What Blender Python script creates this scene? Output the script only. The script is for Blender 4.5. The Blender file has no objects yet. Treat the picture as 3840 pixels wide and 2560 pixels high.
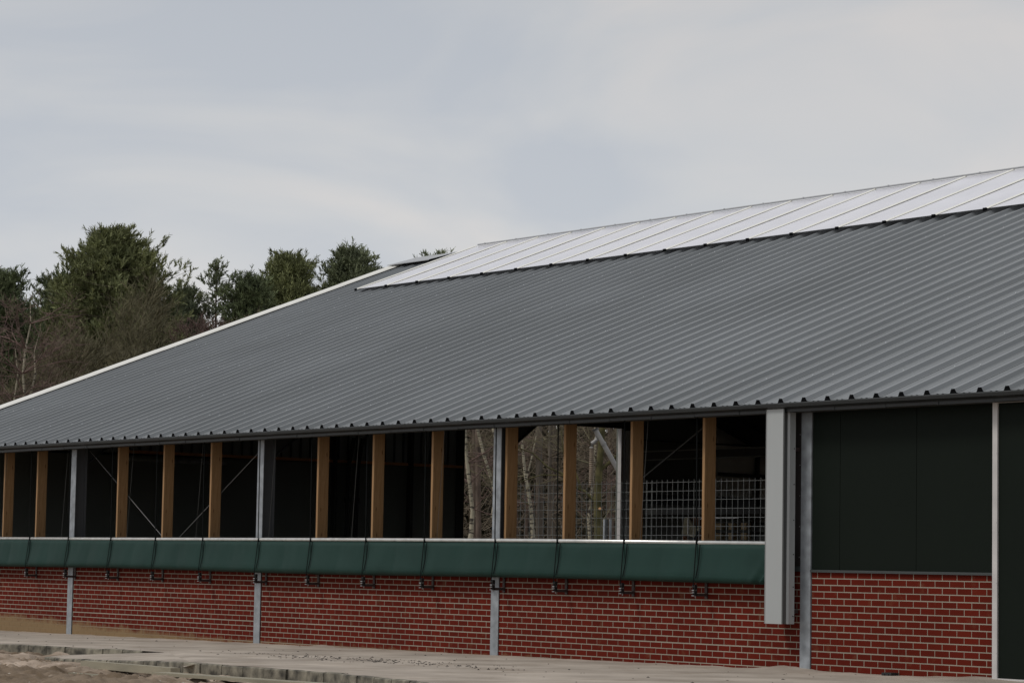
import bpy, math, random
import numpy as np
from mathutils import Vector, Matrix, noise as mn

D = bpy.data
C = bpy.context.scene.collection
PI = math.pi

# ------------------------------------------------------------------ helpers
class MB:
    """collects faces and builds them as ONE mesh object"""
    def __init__(s):
        s.v = []; s.f = []; s.m = []
    def quad(s, a, b, c, d, m=0):
        n = len(s.v); s.v += [tuple(a), tuple(b), tuple(c), tuple(d)]; s.f.append((n, n+1, n+2, n+3)); s.m.append(m)
    def poly(s, pts, m=0):
        n = len(s.v); s.v += [tuple(p) for p in pts]; s.f.append(tuple(range(n, n+len(pts)))); s.m.append(m)
    def box(s, x0, x1, y0, y1, z0, z1, m=0):
        n = len(s.v)
        s.v += [(x0,y0,z0),(x1,y0,z0),(x1,y1,z0),(x0,y1,z0),(x0,y0,z1),(x1,y0,z1),(x1,y1,z1),(x0,y1,z1)]
        for f in ((0,3,2,1),(4,5,6,7),(0,1,5,4),(1,2,6,5),(2,3,7,6),(3,0,4,7)):
            s.f.append(tuple(n+i for i in f)); s.m.append(m)
    def bar(s, a, b, w, h, m=0, up=(0,0,1)):
        """box beam from a to b, width w (sideways), height h (along up)"""
        a = Vector(a); b = Vector(b); d = (b-a).normalized(); u = Vector(up)
        if abs(d.dot(u)) > .98: u = Vector((0,1,0))
        r = d.cross(u).normalized(); u = r.cross(d).normalized()
        n = len(s.v)
        for p in (a, b):
            for sx, sy in ((-1,-1),(1,-1),(1,1),(-1,1)):
                s.v.append(tuple(p + r*sx*w/2 + u*sy*h/2))
        for f in ((0,1,2,3),(7,6,5,4),(0,4,5,1),(1,5,6,2),(2,6,7,3),(3,7,4,0)):
            s.f.append(tuple(n+i for i in f)); s.m.append(m)
    def tube(s, pts, rad, k=10, m=0, caps=True):
        pts = [Vector(p) for p in pts]
        if not hasattr(rad, '__len__'): rad = [rad]*len(pts)
        n0 = len(s.v); ref = Vector((0,0,1))
        for i, p in enumerate(pts):
            d = (pts[min(i+1, len(pts)-1)] - pts[max(i-1, 0)]).normalized()
            if abs(d.dot(ref)) > .95: rr = Vector((0,1,0))
            else: rr = ref
            r = d.cross(rr).normalized(); u = r.cross(d)
            for j in range(k):
                a = 2*PI*j/k
                s.v.append(tuple(p + (r*math.cos(a) + u*math.sin(a))*rad[i]))
        for i in range(len(pts)-1):
            for j in range(k):
                a = n0+i*k+j; b = n0+i*k+(j+1) % k
                s.f.append((a, b, b+k, a+k)); s.m.append(m)
        if caps:
            s.f.append(tuple(n0+j for j in range(k))[::-1]); s.m.append(m)
            s.f.append(tuple(n0+(len(pts)-1)*k+j for j in range(k))); s.m.append(m)
    def build(s, name, mats, parent=None, smooth=False):
        me = D.meshes.new(name)
        me.from_pydata(s.v, [], s.f)
        if not isinstance(mats, (list, tuple)): mats = [mats]
        for m in mats: me.materials.append(m)
        if len(mats) > 1: me.polygons.foreach_set('material_index', s.m)
        if smooth: me.polygons.foreach_set('use_smooth', [True]*len(me.polygons))
        me.update()
        o = D.objects.new(name, me); C.objects.link(o)
        if parent:
            o.parent = parent
            o.matrix_parent_inverse = Matrix.Translation(-parent.location) if parent.type == 'EMPTY' and parent.parent is None else Matrix.Identity(4)
        return o

def raw_mesh(name, V, F, mat, parent=None, smooth=False):
    me = D.meshes.new(name)
    V = np.asarray(V, dtype=np.float32); F = np.asarray(F, dtype=np.int32)
    me.vertices.add(len(V)); me.vertices.foreach_set('co', V.ravel())
    k = F.shape[1]
    me.loops.add(F.size); me.loops.foreach_set('vertex_index', F.ravel())
    me.polygons.add(len(F)); me.polygons.foreach_set('loop_start', np.arange(0, F.size, k, dtype=np.int32))
    try: me.polygons.foreach_set('loop_total', np.full(len(F), k, dtype=np.int32))
    except Exception: pass
    me.materials.append(mat)
    if smooth: me.polygons.foreach_set('use_smooth', np.ones(len(F), dtype=bool))
    me.update(calc_edges=True); me.validate()
    o = D.objects.new(name, me); C.objects.link(o)
    if parent: o.parent = parent
    return o

def empty(name, loc=(0,0,0)):
    o = D.objects.new(name, None); o.location = loc; C.objects.link(o); return o

def tag(o, label=None, cat=None, group=None, kind=None):
    if label: o['label'] = label
    if cat: o['category'] = cat
    if group: o['group'] = group
    if kind: o['kind'] = kind
    return o

# ------------------------------------------------------------------ materials
def mat(name, col, rough=.6, metal=0., spec=.5, var=0., vscale=3., bump=0., bscale=20., col2=None, island=0., stretch=(1,1,1), detail=5.):
    m = D.materials.new(name); m.use_nodes = True
    nt = m.node_tree; N = nt.nodes; L = nt.links
    b = N['Principled BSDF']
    b.inputs['Roughness'].default_value = rough
    b.inputs['Metallic'].default_value = metal
    b.inputs['Specular IOR Level'].default_value = spec
    tc = N.new('ShaderNodeTexCoord'); mp = N.new('ShaderNodeMapping'); mp.inputs['Scale'].default_value = stretch
    L.new(tc.outputs['Object'], mp.inputs['Vector'])
    c = N.new('ShaderNodeRGB'); c.outputs[0].default_value = (*col, 1)
    out = c.outputs[0]
    if var > 0:
        n = N.new('ShaderNodeTexNoise'); n.inputs['Scale'].default_value = vscale; n.inputs['Detail'].default_value = detail
        L.new(mp.outputs[0], n.inputs['Vector'])
        r = N.new('ShaderNodeValToRGB'); r.color_ramp.elements[0].position = .33; r.color_ramp.elements[1].position = .68
        lo = tuple(x*(1-var) for x in col); hi = tuple(min(1, x*(1+var)) for x in (col2 or col))
        r.color_ramp.elements[0].color = (*lo, 1); r.color_ramp.elements[1].color = (*hi, 1)
        L.new(n.outputs['Fac'], r.inputs['Fac']); out = r.outputs[0]
    if island > 0:
        g = N.new('ShaderNodeNewGeometry'); mr = N.new('ShaderNodeMapRange')
        mr.inputs['To Min'].default_value = 1-island; mr.inputs['To Max'].default_value = 1+island
        L.new(g.outputs['Random Per Island'], mr.inputs['Value'])
        mx = N.new('ShaderNodeVectorMath'); mx.operation = 'SCALE'
        L.new(out, mx.inputs[0]); L.new(mr.outputs[0], mx.inputs['Scale']); out = mx.outputs[0]
    L.new(out, b.inputs['Base Color'])
    if bump > 0:
        n2 = N.new('ShaderNodeTexNoise'); n2.inputs['Scale'].default_value = bscale; n2.inputs['Detail'].default_value = 6
        L.new(mp.outputs[0], n2.inputs['Vector'])
        bp = N.new('ShaderNodeBump'); bp.inputs['Strength'].default_value = bump; bp.inputs['Distance'].default_value = .01
        L.new(n2.outputs['Fac'], bp.inputs['Height']); L.new(bp.outputs[0], b.inputs['Normal'])
    m['out'] = 0
    return m

M = {}
M['roof'] = mat('roof_sheet_paint', (.182, .195, .201), rough=.38, spec=.5, var=.08, vscale=.35, col2=(.19,.203,.211), bump=.05, bscale=2.2)
M['screw'] = mat('screw_zinc', (.5,.52,.53), rough=.35, metal=.6)
M['filler'] = mat('black_foam_filler', (.004,.0045,.005), rough=.95, spec=.05)
M['gutter'] = mat('gutter_steel', (.017,.020,.021), rough=.42, var=.12, vscale=2)
M['verge'] = mat('verge_cream_steel', (.74,.73,.68), rough=.5, var=.05, vscale=3)
def translucent(m, f):
    nt = m.node_tree; N = nt.nodes; L = nt.links; t = N.new('ShaderNodeBsdfTranslucent'); t.inputs[0].default_value = (.8,.8,.82,1)
    x = N.new('ShaderNodeMixShader'); x.inputs[0].default_value = f; o = N['Material Output']
    L.new(N['Principled BSDF'].outputs[0], x.inputs[1]); L.new(t.outputs[0], x.inputs[2]); L.new(x.outputs[0], o.inputs[0])
M['ridgesheet'] = mat('translucent_ridge_sheet', (.88,.88,.94), rough=.18, spec=.6, var=.05, vscale=1.2)
translucent(M['ridgesheet'], .12)
M['bar'] = mat('glazing_bar_alu', (.88,.87,.80), rough=.4, metal=.1)
M['gasket'] = mat('glazing_gasket', (.22,.22,.20), rough=.8)
M['ridgegrey'] = mat('ridge_cap_grey', (.36,.37,.38), rough=.4)
M['galv'] = mat('galvanised_steel', (.30,.325,.35), rough=.5, metal=.35, var=.22, vscale=7, col2=(.31,.335,.36), bump=.05, bscale=60)
M['web2'] = mat('brace_steel', (.15,.15,.15), rough=.6)
M['web'] = mat('column_web_grey', (.085,.088,.092), rough=.6, spec=.2)  # web and rear flange, a darker grey than the front flange
M['alu_shade'] = mat('box_channel_shade', (.12,.125,.122), rough=.4, metal=.3)  # darker copy of the aluminium, recess shade put into the colour
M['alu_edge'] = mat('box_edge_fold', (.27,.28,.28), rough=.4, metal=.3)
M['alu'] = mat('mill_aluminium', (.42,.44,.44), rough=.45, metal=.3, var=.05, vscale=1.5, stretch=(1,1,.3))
M['white_alu'] = mat('door_frame_alu', (.55,.53,.52), rough=.5, var=.1, vscale=4)
M['tube'] = mat('curtain_tube_alu', (.66,.66,.64), rough=.3, metal=.55, var=.12, vscale=9, bump=.04, bscale=30)
M['panel'] = mat('dark_green_panel', (.0062,.0098,.0070), rough=.6, spec=.10, var=.06, vscale=.8)
M['cap'] = mat('cap_flashing', (.042,.05,.05), rough=.5)
M['brownstrip'] = mat('brown_black_strip', (.02,.015,.014), rough=.6)
M['tarp'] = mat('green_tarpaulin', (.0130,.0390,.0320), rough=.55, spec=.15, var=.10, vscale=1.3, bump=.10, bscale=7)
M['strap_and_shade'] = mat('black_webbing', (.005,.006,.006), rough=.9, spec=.08)
M['steel_dark'] = mat('blackened_steel', (.03,.03,.03), rough=.4, metal=.5)
M['chrome'] = mat('ratchet_steel', (.35,.35,.35), rough=.3, metal=.8, var=.3, vscale=50)
M['bracket'] = mat('bracket_steel', (.045,.03,.028), rough=.6, metal=.1)
M['cord'] = mat('hoist_cord', (.10,.10,.095), rough=.9)
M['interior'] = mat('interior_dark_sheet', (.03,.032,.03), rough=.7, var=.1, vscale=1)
M['gable_lower'] = mat('gable_panel_inside', (.15,.165,.145), rough=.6, var=.1, vscale=.6)
M['gable_upper'] = mat('gable_profile_inside', (.22,.24,.23), rough=.6, var=.1, vscale=.6)
M['lightpanel'] = mat('light_grey_panel', (.82,.82,.76), rough=.6, var=.12, vscale=1.2)
M['mesh'] = mat('galvanised_wire', (.36,.38,.37), rough=.5, metal=.3)
M['pipe_grey'] = mat('grey_pvc_pipe', (.30,.29,.28), rough=.5, var=.1, vscale=3)
M['hose'] = mat('spiral_hose', (.22,.17,.12), rough=.6, var=.2, vscale=6)
M['flange'] = mat('pipe_collar', (.05,.05,.05), rough=.5)
M['concrete_kerb'] = mat('kerb_concrete', (.17,.155,.12), rough=.9, var=.75, vscale=6, bump=.4, bscale=40, island=.25)
M['timber_grey'] = mat('weathered_timber', (.27,.245,.18), rough=.85, var=.2, vscale=6, bump=.3, bscale=30, stretch=(.2,1,1))
M['debris'] = mat('dry_leaf_debris', (.035,.03,.025), rough=.9, island=.5)
M['pebble'] = mat('pale_pebble', (.42,.38,.33), rough=.8, island=.35)
M['clod'] = mat('soil_clod', (.23,.175,.125), rough=.95, spec=.1, island=.45)
M['leaf'] = mat('pale_door_leaf', (.80,.83,.84), rough=.6)
M['rail'] = mat('rail_timber', (.55,.27,.12), rough=.8)
M['pale_wood'] = mat('pallet_wood', (.34,.25,.14), rough=.8, var=.25, vscale=6, island=.2)
M['cream'] = mat('cream_card', (.40,.36,.25), rough=.8, var=.2, vscale=5)
M['rustbrown'] = mat('rusty_brown', (.20,.095,.05), rough=.8, var=.3, vscale=6)
M['darkgrey'] = mat('dark_grey_paint', (.05,.048,.042), rough=.7)
M['chromebar'] = mat('bright_bar', (.6,.6,.6), rough=.3, metal=.4)
M['rubber'] = mat('black_rubber', (.012,.014,.015), rough=.6)
M['sawn'] = mat('fresh_sawn_wood', (.75,.42,.20), rough=.8)

# softwood with knots
def wood_mat():
    m = mat('planed_softwood', (.255,.128,.042), rough=.62, spec=.3, island=0)
    nt = m.node_tree; N = nt.nodes; L = nt.links; b = N['Principled BSDF']
    tc = N.new('ShaderNodeTexCoord'); mp = N.new('ShaderNodeMapping'); mp.inputs['Scale'].default_value = (9, 9, .7)
    L.new(tc.outputs['Object'], mp.inputs[0])
    n = N.new('ShaderNodeTexNoise'); n.inputs['Scale'].default_value = 4; n.inputs['Detail'].default_value = 8; n.inputs['Distortion'].default_value = 1.2
    L.new(mp.outputs[0], n.inputs['Vector'])
    r = N.new('ShaderNodeValToRGB'); r.color_ramp.elements[0].position = .3; r.color_ramp.elements[1].position = .72
    r.color_ramp.elements[0].color = (.28,.158,.070,1); r.color_ramp.elements[1].color = (.41,.245,.118,1)
    L.new(n.outputs['Fac'], r.inputs[0])
    v = N.new('ShaderNodeTexVoronoi'); v.inputs['Scale'].default_value = 1.0
    mp2 = N.new('ShaderNodeMapping'); mp2.inputs['Scale'].default_value = (11, 11, 3.2)
    L.new(tc.outputs['Object'], mp2.inputs[0]); L.new(mp2.outputs[0], v.inputs['Vector'])
    kr = N.new('ShaderNodeValToRGB'); kr.color_ramp.elements[0].position = .05; kr.color_ramp.elements[1].position = .15
    kr.color_ramp.elements[0].color = (.3,.2,.14,1); kr.color_ramp.elements[1].color = (1,1,1,1)
    L.new(v.outputs['Distance'], kr.inputs[0])
    mx = N.new('ShaderNodeMix'); mx.data_type = 'RGBA'; mx.blend_type = 'MULTIPLY'; mx.inputs[0].default_value = .8
    L.new(r.outputs[0], mx.inputs[6]); L.new(kr.outputs[0], mx.inputs[7])
    L.new(mx.outputs[2], b.inputs['Base Color'])
    return m
M['wood'] = wood_mat()

# brick with splashed sand low on the left bays
def brick_mat(name, base, isl, rough):
    m = mat(name, base, rough=rough, spec=.10, var=.09, vscale=1.1, island=isl, bump=.15, bscale=45)
    nt = m.node_tree; N = nt.nodes; L = nt.links; b = N['Principled BSDF']
    src = b.inputs['Base Color'].links[0].from_socket
    g = N.new('ShaderNodeNewGeometry'); sp = N.new('ShaderNodeSeparateXYZ'); L.new(g.outputs['Position'], sp.inputs[0])
    n = N.new('ShaderNodeTexNoise'); n.inputs['Scale'].default_value = 4.5; n.inputs['Detail'].default_value = 10; n.inputs['Roughness'].default_value = .68
    L.new(g.outputs['Position'], n.inputs['Vector'])
    # splash height: about 0.17 m at x<1, falling to the ground near x=4.5
    mr = N.new('ShaderNodeMapRange'); mr.inputs['From Min'].default_value = -2; mr.inputs['From Max'].default_value = 5.2
    mr.inputs['To Min'].default_value = .17; mr.inputs['To Max'].default_value = -.035
    L.new(sp.outputs['X'], mr.inputs['Value'])
    a = N.new('ShaderNodeMath'); a.operation = 'MULTIPLY_ADD'; a.inputs[1].default_value = .34; a.inputs[2].default_value = -.17
    L.new(n.outputs['Fac'], a.inputs[0])
    h = N.new('ShaderNodeMath'); h.operation = 'ADD'; L.new(mr.outputs[0], h.inputs[0]); L.new(a.outputs[0], h.inputs[1])
    d = N.new('ShaderNodeMath'); d.operation = 'SUBTRACT'; L.new(h.outputs[0], d.inputs[0]); L.new(sp.outputs['Z'], d.inputs[1])
    fr = N.new('ShaderNodeMapRange'); fr.inputs['From Min'].default_value = -.05; fr.inputs['From Max'].default_value = .08
    fr.inputs['To Max'].default_value = .93
    L.new(d.outputs[0], fr.inputs['Value'])
    # general light dust specks
    n3 = N.new('ShaderNodeTexNoise'); n3.inputs['Scale'].default_value = 5; n3.inputs['Detail'].default_value = 10; L.new(g.outputs['Position'], n3.inputs['Vector'])
    r3 = N.new('ShaderNodeMapRange'); r3.inputs['From Min'].default_value = .60; r3.inputs['From Max'].default_value = .85; r3.inputs['To Max'].default_value = .35
    L.new(n3.outputs['Fac'], r3.inputs['Value'])
    mxx = N.new('ShaderNodeMath'); mxx.operation = 'MAXIMUM'; L.new(fr.outputs[0], mxx.inputs[0]); L.new(r3.outputs[0], mxx.inputs[1])
    mx = N.new('ShaderNodeMix'); mx.data_type = 'RGBA'; L.new(mxx.outputs[0], mx.inputs[0]); L.new(src, mx.inputs[6]); mx.inputs[7].default_value = (.25,.175,.095,1)
    L.new(mx.outputs[2], b.inputs['Base Color'])
    return m
M['brick'] = brick_mat('red_brick', (.106,.0108,.0048), .13, .8)
M['mortar'] = brick_mat('grey_mortar', (.32,.29,.235), 0, .95)

def ground_mat(name, a, bcol, sc, bump, dark=None, bsc=30, streak=(1,1,1)):
    m = mat(name, a, rough=.95, spec=.2, var=.12, vscale=sc, col2=bcol, bump=bump, bscale=bsc, detail=10, stretch=streak)
    if dark:
        nt = m.node_tree; N = nt.nodes; L = nt.links; b = N['Principled BSDF']
        src = b.inputs['Base Color'].links[0].from_socket
        g = N.new('ShaderNodeNewGeometry')
        n = N.new('ShaderNodeTexNoise'); n.inputs['Scale'].default_value = dark[1]; n.inputs['Detail'].default_value = 9; n.inputs['Roughness'].default_value = .65
        L.new(g.outputs['Position'], n.inputs['Vector'])
        r = N.new('ShaderNodeMapRange'); r.inputs['From Min'].default_value = dark[2]; r.inputs['From Max'].default_value = dark[3]; r.inputs['To Max'].default_value = dark[4]
        L.new(n.outputs['Fac'], r.inputs['Value'])
        mx = N.new('ShaderNodeMix'); mx.data_type = 'RGBA'; L.new(r.outputs[0], mx.inputs[0]); L.new(src, mx.inputs[6]); mx.inputs[7].default_value = (*dark[0], 1)
        L.new(mx.outputs[2], b.inputs['Base Color'])
    return m
def soil(m):
    nt = m.node_tree; N = nt.nodes; L = nt.links; b = N['Principled BSDF']; src = b.inputs['Base Color'].links[0].from_socket
    g = N.new('ShaderNodeNewGeometry'); sp = N.new('ShaderNodeSeparateXYZ'); L.new(g.outputs['Position'], sp.inputs[0])
    n = N.new('ShaderNodeTexNoise'); n.inputs['Scale'].default_value = 1.1; n.inputs['Detail'].default_value = 10; n.inputs['Roughness'].default_value = .7; L.new(g.outputs['Position'], n.inputs['Vector'])
    a = N.new('ShaderNodeMath'); a.operation = 'MULTIPLY_ADD'; a.inputs[1].default_value = 5.0; a.inputs[2].default_value = -2.5; L.new(n.outputs['Fac'], a.inputs[0])
    c = N.new('ShaderNodeMath'); c.operation = 'ADD'; L.new(a.outputs[0], c.inputs[0]); L.new(sp.outputs['Y'], c.inputs[1])
    r = N.new('ShaderNodeMapRange'); r.inputs['From Min'].default_value = -6.3; r.inputs['From Max'].default_value = -7.0; r.inputs['To Max'].default_value = .72; L.new(c.outputs[0], r.inputs['Value'])
    mx = N.new('ShaderNodeMix'); mx.data_type = 'RGBA'; L.new(r.outputs[0], mx.inputs[0]); L.new(src, mx.inputs[6]); mx.inputs[7].default_value = (.14,.102,.066,1)
    L.new(mx.outputs[2], b.inputs['Base Color'])
M['path'] = ground_mat('sandy_paving', (.325,.280,.235), (.42,.368,.312), 1.0, .5, dark=((.17,.125,.085), 1.3, .50, .72, .5), bsc=25, streak=(.8,1,1))
M['sand'] = ground_mat('churned_sand', (.30,.23,.17), (.44,.36,.29), 2.4, 1.0, dark=((.10,.068,.038), .42, .47, .60, .9), bsc=18)
soil(M['sand'])
M['earth'] = ground_mat('forest_earth', (.07,.05,.035), (.10,.075,.05), .4, .5)

# ------------------------------------------------------------------ roof plane
ZR, TR = 3.280, .3819           # pan of the roof: z = ZR + TR*y
def rz(y, off=0): return ZR + TR*y + off
XL, XR, YE, YR = -7.15, 26.0, -.33, 12.35     # gable, right end, eave, ridge
LEN = math.sqrt(1+TR*TR)

barn = empty('barn', (9, 12, 0))
tag(barn, 'long livestock barn of red brick and dark green panels under a grey ribbed roof', 'barn')

def build_roof():
    b = MB(); p = .3895; x = 19.52 - p*69
    prof = []      # (x, height)
    k = 0
    while x < XR:
        lap = .0045 if (k % 3 == 0) else 0
        prof += [(x-.055, 0), (x-.026, .051), (x+.020, .051), (x+.046, .004+lap), (x+.062, .0015+lap), (x+.0625, 0),
                 (x+.135, 0), (x+.145, .006), (x+.165, .006), (x+.175, 0), (x+.215, 0), (x+.225, .006), (x+.245, .006), (x+.255, 0)]
        x += p; k += 1
    prof = [q for q in prof if q[0] > XL+.05]
    ys = list(np.linspace(YE, 11.0, 13)) + [YR-.25]
    rnd = random.Random(3)
    n0 = 0
    for i, y in enumerate(ys):
        for (px_, h) in prof:
            w = .0022*math.sin(px_*2.3+i*1.7)+.0015*math.sin(px_*.9-i)
            b.v.append((px_, y, rz(y, h + (w if 0 < i < 13 else 0))))
    n = len(prof)
    for i in range(len(ys)-1):
        for j in range(n-1):
            if i == len(ys)-2 and prof[j][0] > -4.6: continue      # light slot under the translucent sheets
            b.f.append((i*n+j, i*n+j+1, (i+1)*n+j+1, (i+1)*n+j)); b.m.append(0)
    # underside sheet
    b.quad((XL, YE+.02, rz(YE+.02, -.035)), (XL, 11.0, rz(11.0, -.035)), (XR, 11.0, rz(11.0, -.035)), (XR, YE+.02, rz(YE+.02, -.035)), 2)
    # fasteners on the rib tops
    x = 19.52 - p*69; k = 0
    while x < XR:
        if x > XL+.3:
            for ri, y in enumerate((.54, 1.79, 3.76, 5.8, 7.86, 8.75)):
                if (k + ri) % 3 == 0: continue
                yy = y + rnd.uniform(-.03, .03); r = .0125; z = rz(yy, .051)
                c = len(b.v)
                for a in range(6): b.v.append((x-.003+r*math.cos(a*PI/3), yy+r*math.sin(a*PI/3), z+.001+TR*r*math.sin(a*PI/3)))
                for a in range(6): b.v.append((x-.003+r*.55*math.cos(a*PI/3), yy+r*.55*math.sin(a*PI/3), z+.013))
                for a in range(6):
                    b.f.append((c+a, c+(a+1) % 6, c+6+(a+1) % 6, c+6+a)); b.m.append(1)
                b.f.append(tuple(c+6+a for a in range(6))); b.m.append(1)
        # black foam closure in the rib end and a thin lip under the pan
        x0 = x
        if x0 > XL+.1:
            y = YE-.004
            b.poly([(x0-.052, y, rz(YE, -.004)), (x0+.048, y, rz(YE, -.004)), (x0+.021, y, rz(YE, .050)), (x0-.027, y, rz(YE, .050))], 3)
        x += p; k += 1
    b.quad((XL+.1, YE-.006, rz(YE, -.016)), (XR, YE-.006, rz(YE, -.016)), (XR, YE-.006, rz(YE, -.003)), (XL+.1, YE-.006, rz(YE, -.003)), 3)
    o = b.build('roof', [M['roof'], M['screw'], M['interior'], M['filler']], barn)
    # rear slope
    r = MB()
    r.quad((XL, YR+.3, rz(YR-.3)), (XR, YR+.3, rz(YR-.3)), (XR, 25.2, rz(YE)), (XL, 25.2, rz(YE)))
    r.quad((XL, YR+.3, rz(YR-.3, -.04)), (XR, YR+.3, rz(YR-.3, -.04)), (XR, 25.2, rz(YE, -.04)), (XL, 25.2, rz(YE, -.04)), 1)
    r.build('rear_roof', [M['roof'], M['interior']], barn)
    return o
roof = build_roof()

# verge flashing at the left gable
b = MB()
def vprof(y, zz=0): 
    return [(XL-.06, y, rz(y, -.20)), (XL-.06, y, rz(y, .075)), (XL+.0, y, rz(y, .085)), (XL+.30, y, rz(y, .072)), (XL+.33, y, rz(y, .05))]
ys = list(np.linspace(YE-.03, 11.62, 9))
for i in range(len(ys)-1):
    e = .003*(i % 2)
    A = vprof(ys[i]); B = vprof(ys[i+1]+.03)
    for j in range(4):
        q = [A[j], A[j+1], B[j+1], B[j]]
        b.quad(*[(p[0], p[1], p[2]+e) for p in q])
b.build('verge_flashing', M['verge'], roof).matrix_parent_inverse = Matrix.Translation(-barn.location) if False else Matrix.Identity(4)

# ridge cap at the gable end
b = MB()
y0, y1 = 11.42, 12.25
xe = -5.55
b.quad((XL+.02, y0, rz(y0, .125)), (xe, y0, rz(y0, .125)), (xe, y1, rz(y1, .055)), (XL+.02, y1, rz(y1, .055)))
b.quad((XL+.02, y0, rz(y0, .110)), (xe, y0, rz(y0, .110)), (xe, y0, rz(y0, .125)), (XL+.02, y0, rz(y0, .125)))
b.quad((XL+.02, y1, rz(y1, .055)), (xe, y1, rz(y1, .055)), (xe, y1+1, rz(y1-1, .055)), (XL+.02, y1+1, rz(y1-1, .055)))
b.build('ridge_cap', M['ridgegrey'], roof)

# translucent ridge sheets standing proud of the ribs
SH = .10; YB, YT = 9.27, 12.32
xs = [-5.12 + 1.097*i for i in range(29)]
dark = MB()
dark.box(xs[0]+.02, xs[-1], YB+.30, YB+.36, rz(YB+.1, -.01), rz(YB+.1, SH-.03))
dark.build('upstand', M['filler'], roof)
for i in range(len(xs)-1):
    x0, x1 = xs[i], xs[i+1]
    b = MB()
    nx, ny = 6, 7
    # slightly cambered sheet
    for a in range(nx+1):
        for c in range(ny+1):
            u = a/nx; v = c/ny; y = YB+(YT-YB)*v
            b.v.append((x0+.004+(x1-x0-.008)*u, y, rz(y, SH-.008*math.sin(PI*v)*(.6+.4*math.sin(i*2.1)) - .006*math.sin(PI*u))))
    for a in range(nx):
        for c in range(ny):
            q = a*(ny+1)+c
            b.f.append((q, q+ny+1, q+ny+2, q+1)); b.m.append(0)
    b.quad((x0+.02, YT, rz(YT, SH)), (x1-.02, YT, rz(YT, SH)), (x1-.02, YT+1.5, rz(YT-1.5, SH)), (x0+.02, YT+1.5, rz(YT-1.5, SH)))
    b.quad((x0+.02, YB-.002, rz(YB, SH-.016)), (x1-.02, YB-.002, rz(YB, SH-.016)), (x1-.02, YB-.002, rz(YB, SH+.002)), (x0+.02, YB-.002, rz(YB, SH+.002)), 1)
    s = b.build('ridge_sheet', [M['ridgesheet'], M['gutter']], roof)
    g = MB()
    for (xa, ha), (xb, hb), mm in (((x0-.012, .0), (x0+.004, .020), 0), ((x0+.004, .020), (x0+.020, .020), 0), ((x0+.020, .020), (x0+.052, .004), 0), ((x0+.052, .004), (x0+.054, .000), 1), ((x0+.054, .0015), (x0+.066, .001), 1)):
        g.quad((xa, YB-.02, rz(YB-.02, SH+ha)), (xb, YB-.02, rz(YB-.02, SH+hb)), (xb, YT+.02, rz(YT+.02, SH+hb)), (xa, YT+.02, rz(YT+.02, SH+ha)), mm)
    g.build('glazing_bar', [M['bar'], M['gasket']], s).matrix_parent_inverse = Matrix.Identity(4)
    c = MB(); c.box(x0-.035, x0+.035, YB-.04, YB-.022, rz(YB, SH-.04), rz(YB, SH+.010))
    c.build('bar_clip', M['filler'], s).matrix_parent_inverse = Matrix.Identity(4)
b = MB()
b.tube([(xs[0]+.1, YT+.02, rz(YT, SH+.035)), (xs[-1], YT+.02, rz(YT, SH+.035))], .018, 6)
for i in range(len(xs)-1): b.box(xs[i]+.35, xs[i]+.375, YT+.0, YT+.03, rz(YT, SH+.03), rz(YT, SH+.056))
b.build('ridge_rail', M['ridgegrey'], roof)
# gutter
b = MB()
gp = [(-.30, 3.150), (-.352, 3.150), (-.356, 3.140), (-.350, 3.104), (-.335, 3.098), (-.235, 3.075), (-.20, 3.075)]
for (ya, za), (yb, zb) in zip(gp[:-1], gp[1:]):
    b.quad((XL, ya, za), (XR, ya, za), (XR, yb, zb), (XL, yb, zb))
b.build('gutter', M['gutter'], barn)
x = XL; k = 0
gutter = D.objects['gutter']
while x < 25:
    b = MB(); e = .003*(k % 2)
    b.box(x, x+.815, -.262-e, -.256-e, 3.045+e, 3.098)
    b.box(x+.815, x+.83, -.268, -.24, 3.043, 3.10)
    b.build('fascia_strip', M['gutter'], gutter).matrix_parent_inverse = Matrix.Identity(4)
    x += .81; k += 1

# eave purlin + soffit (closes the eave)
b = MB()
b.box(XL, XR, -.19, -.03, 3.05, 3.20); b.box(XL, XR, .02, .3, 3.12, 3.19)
b.build('eave_beam', M['interior'], barn)

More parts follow.
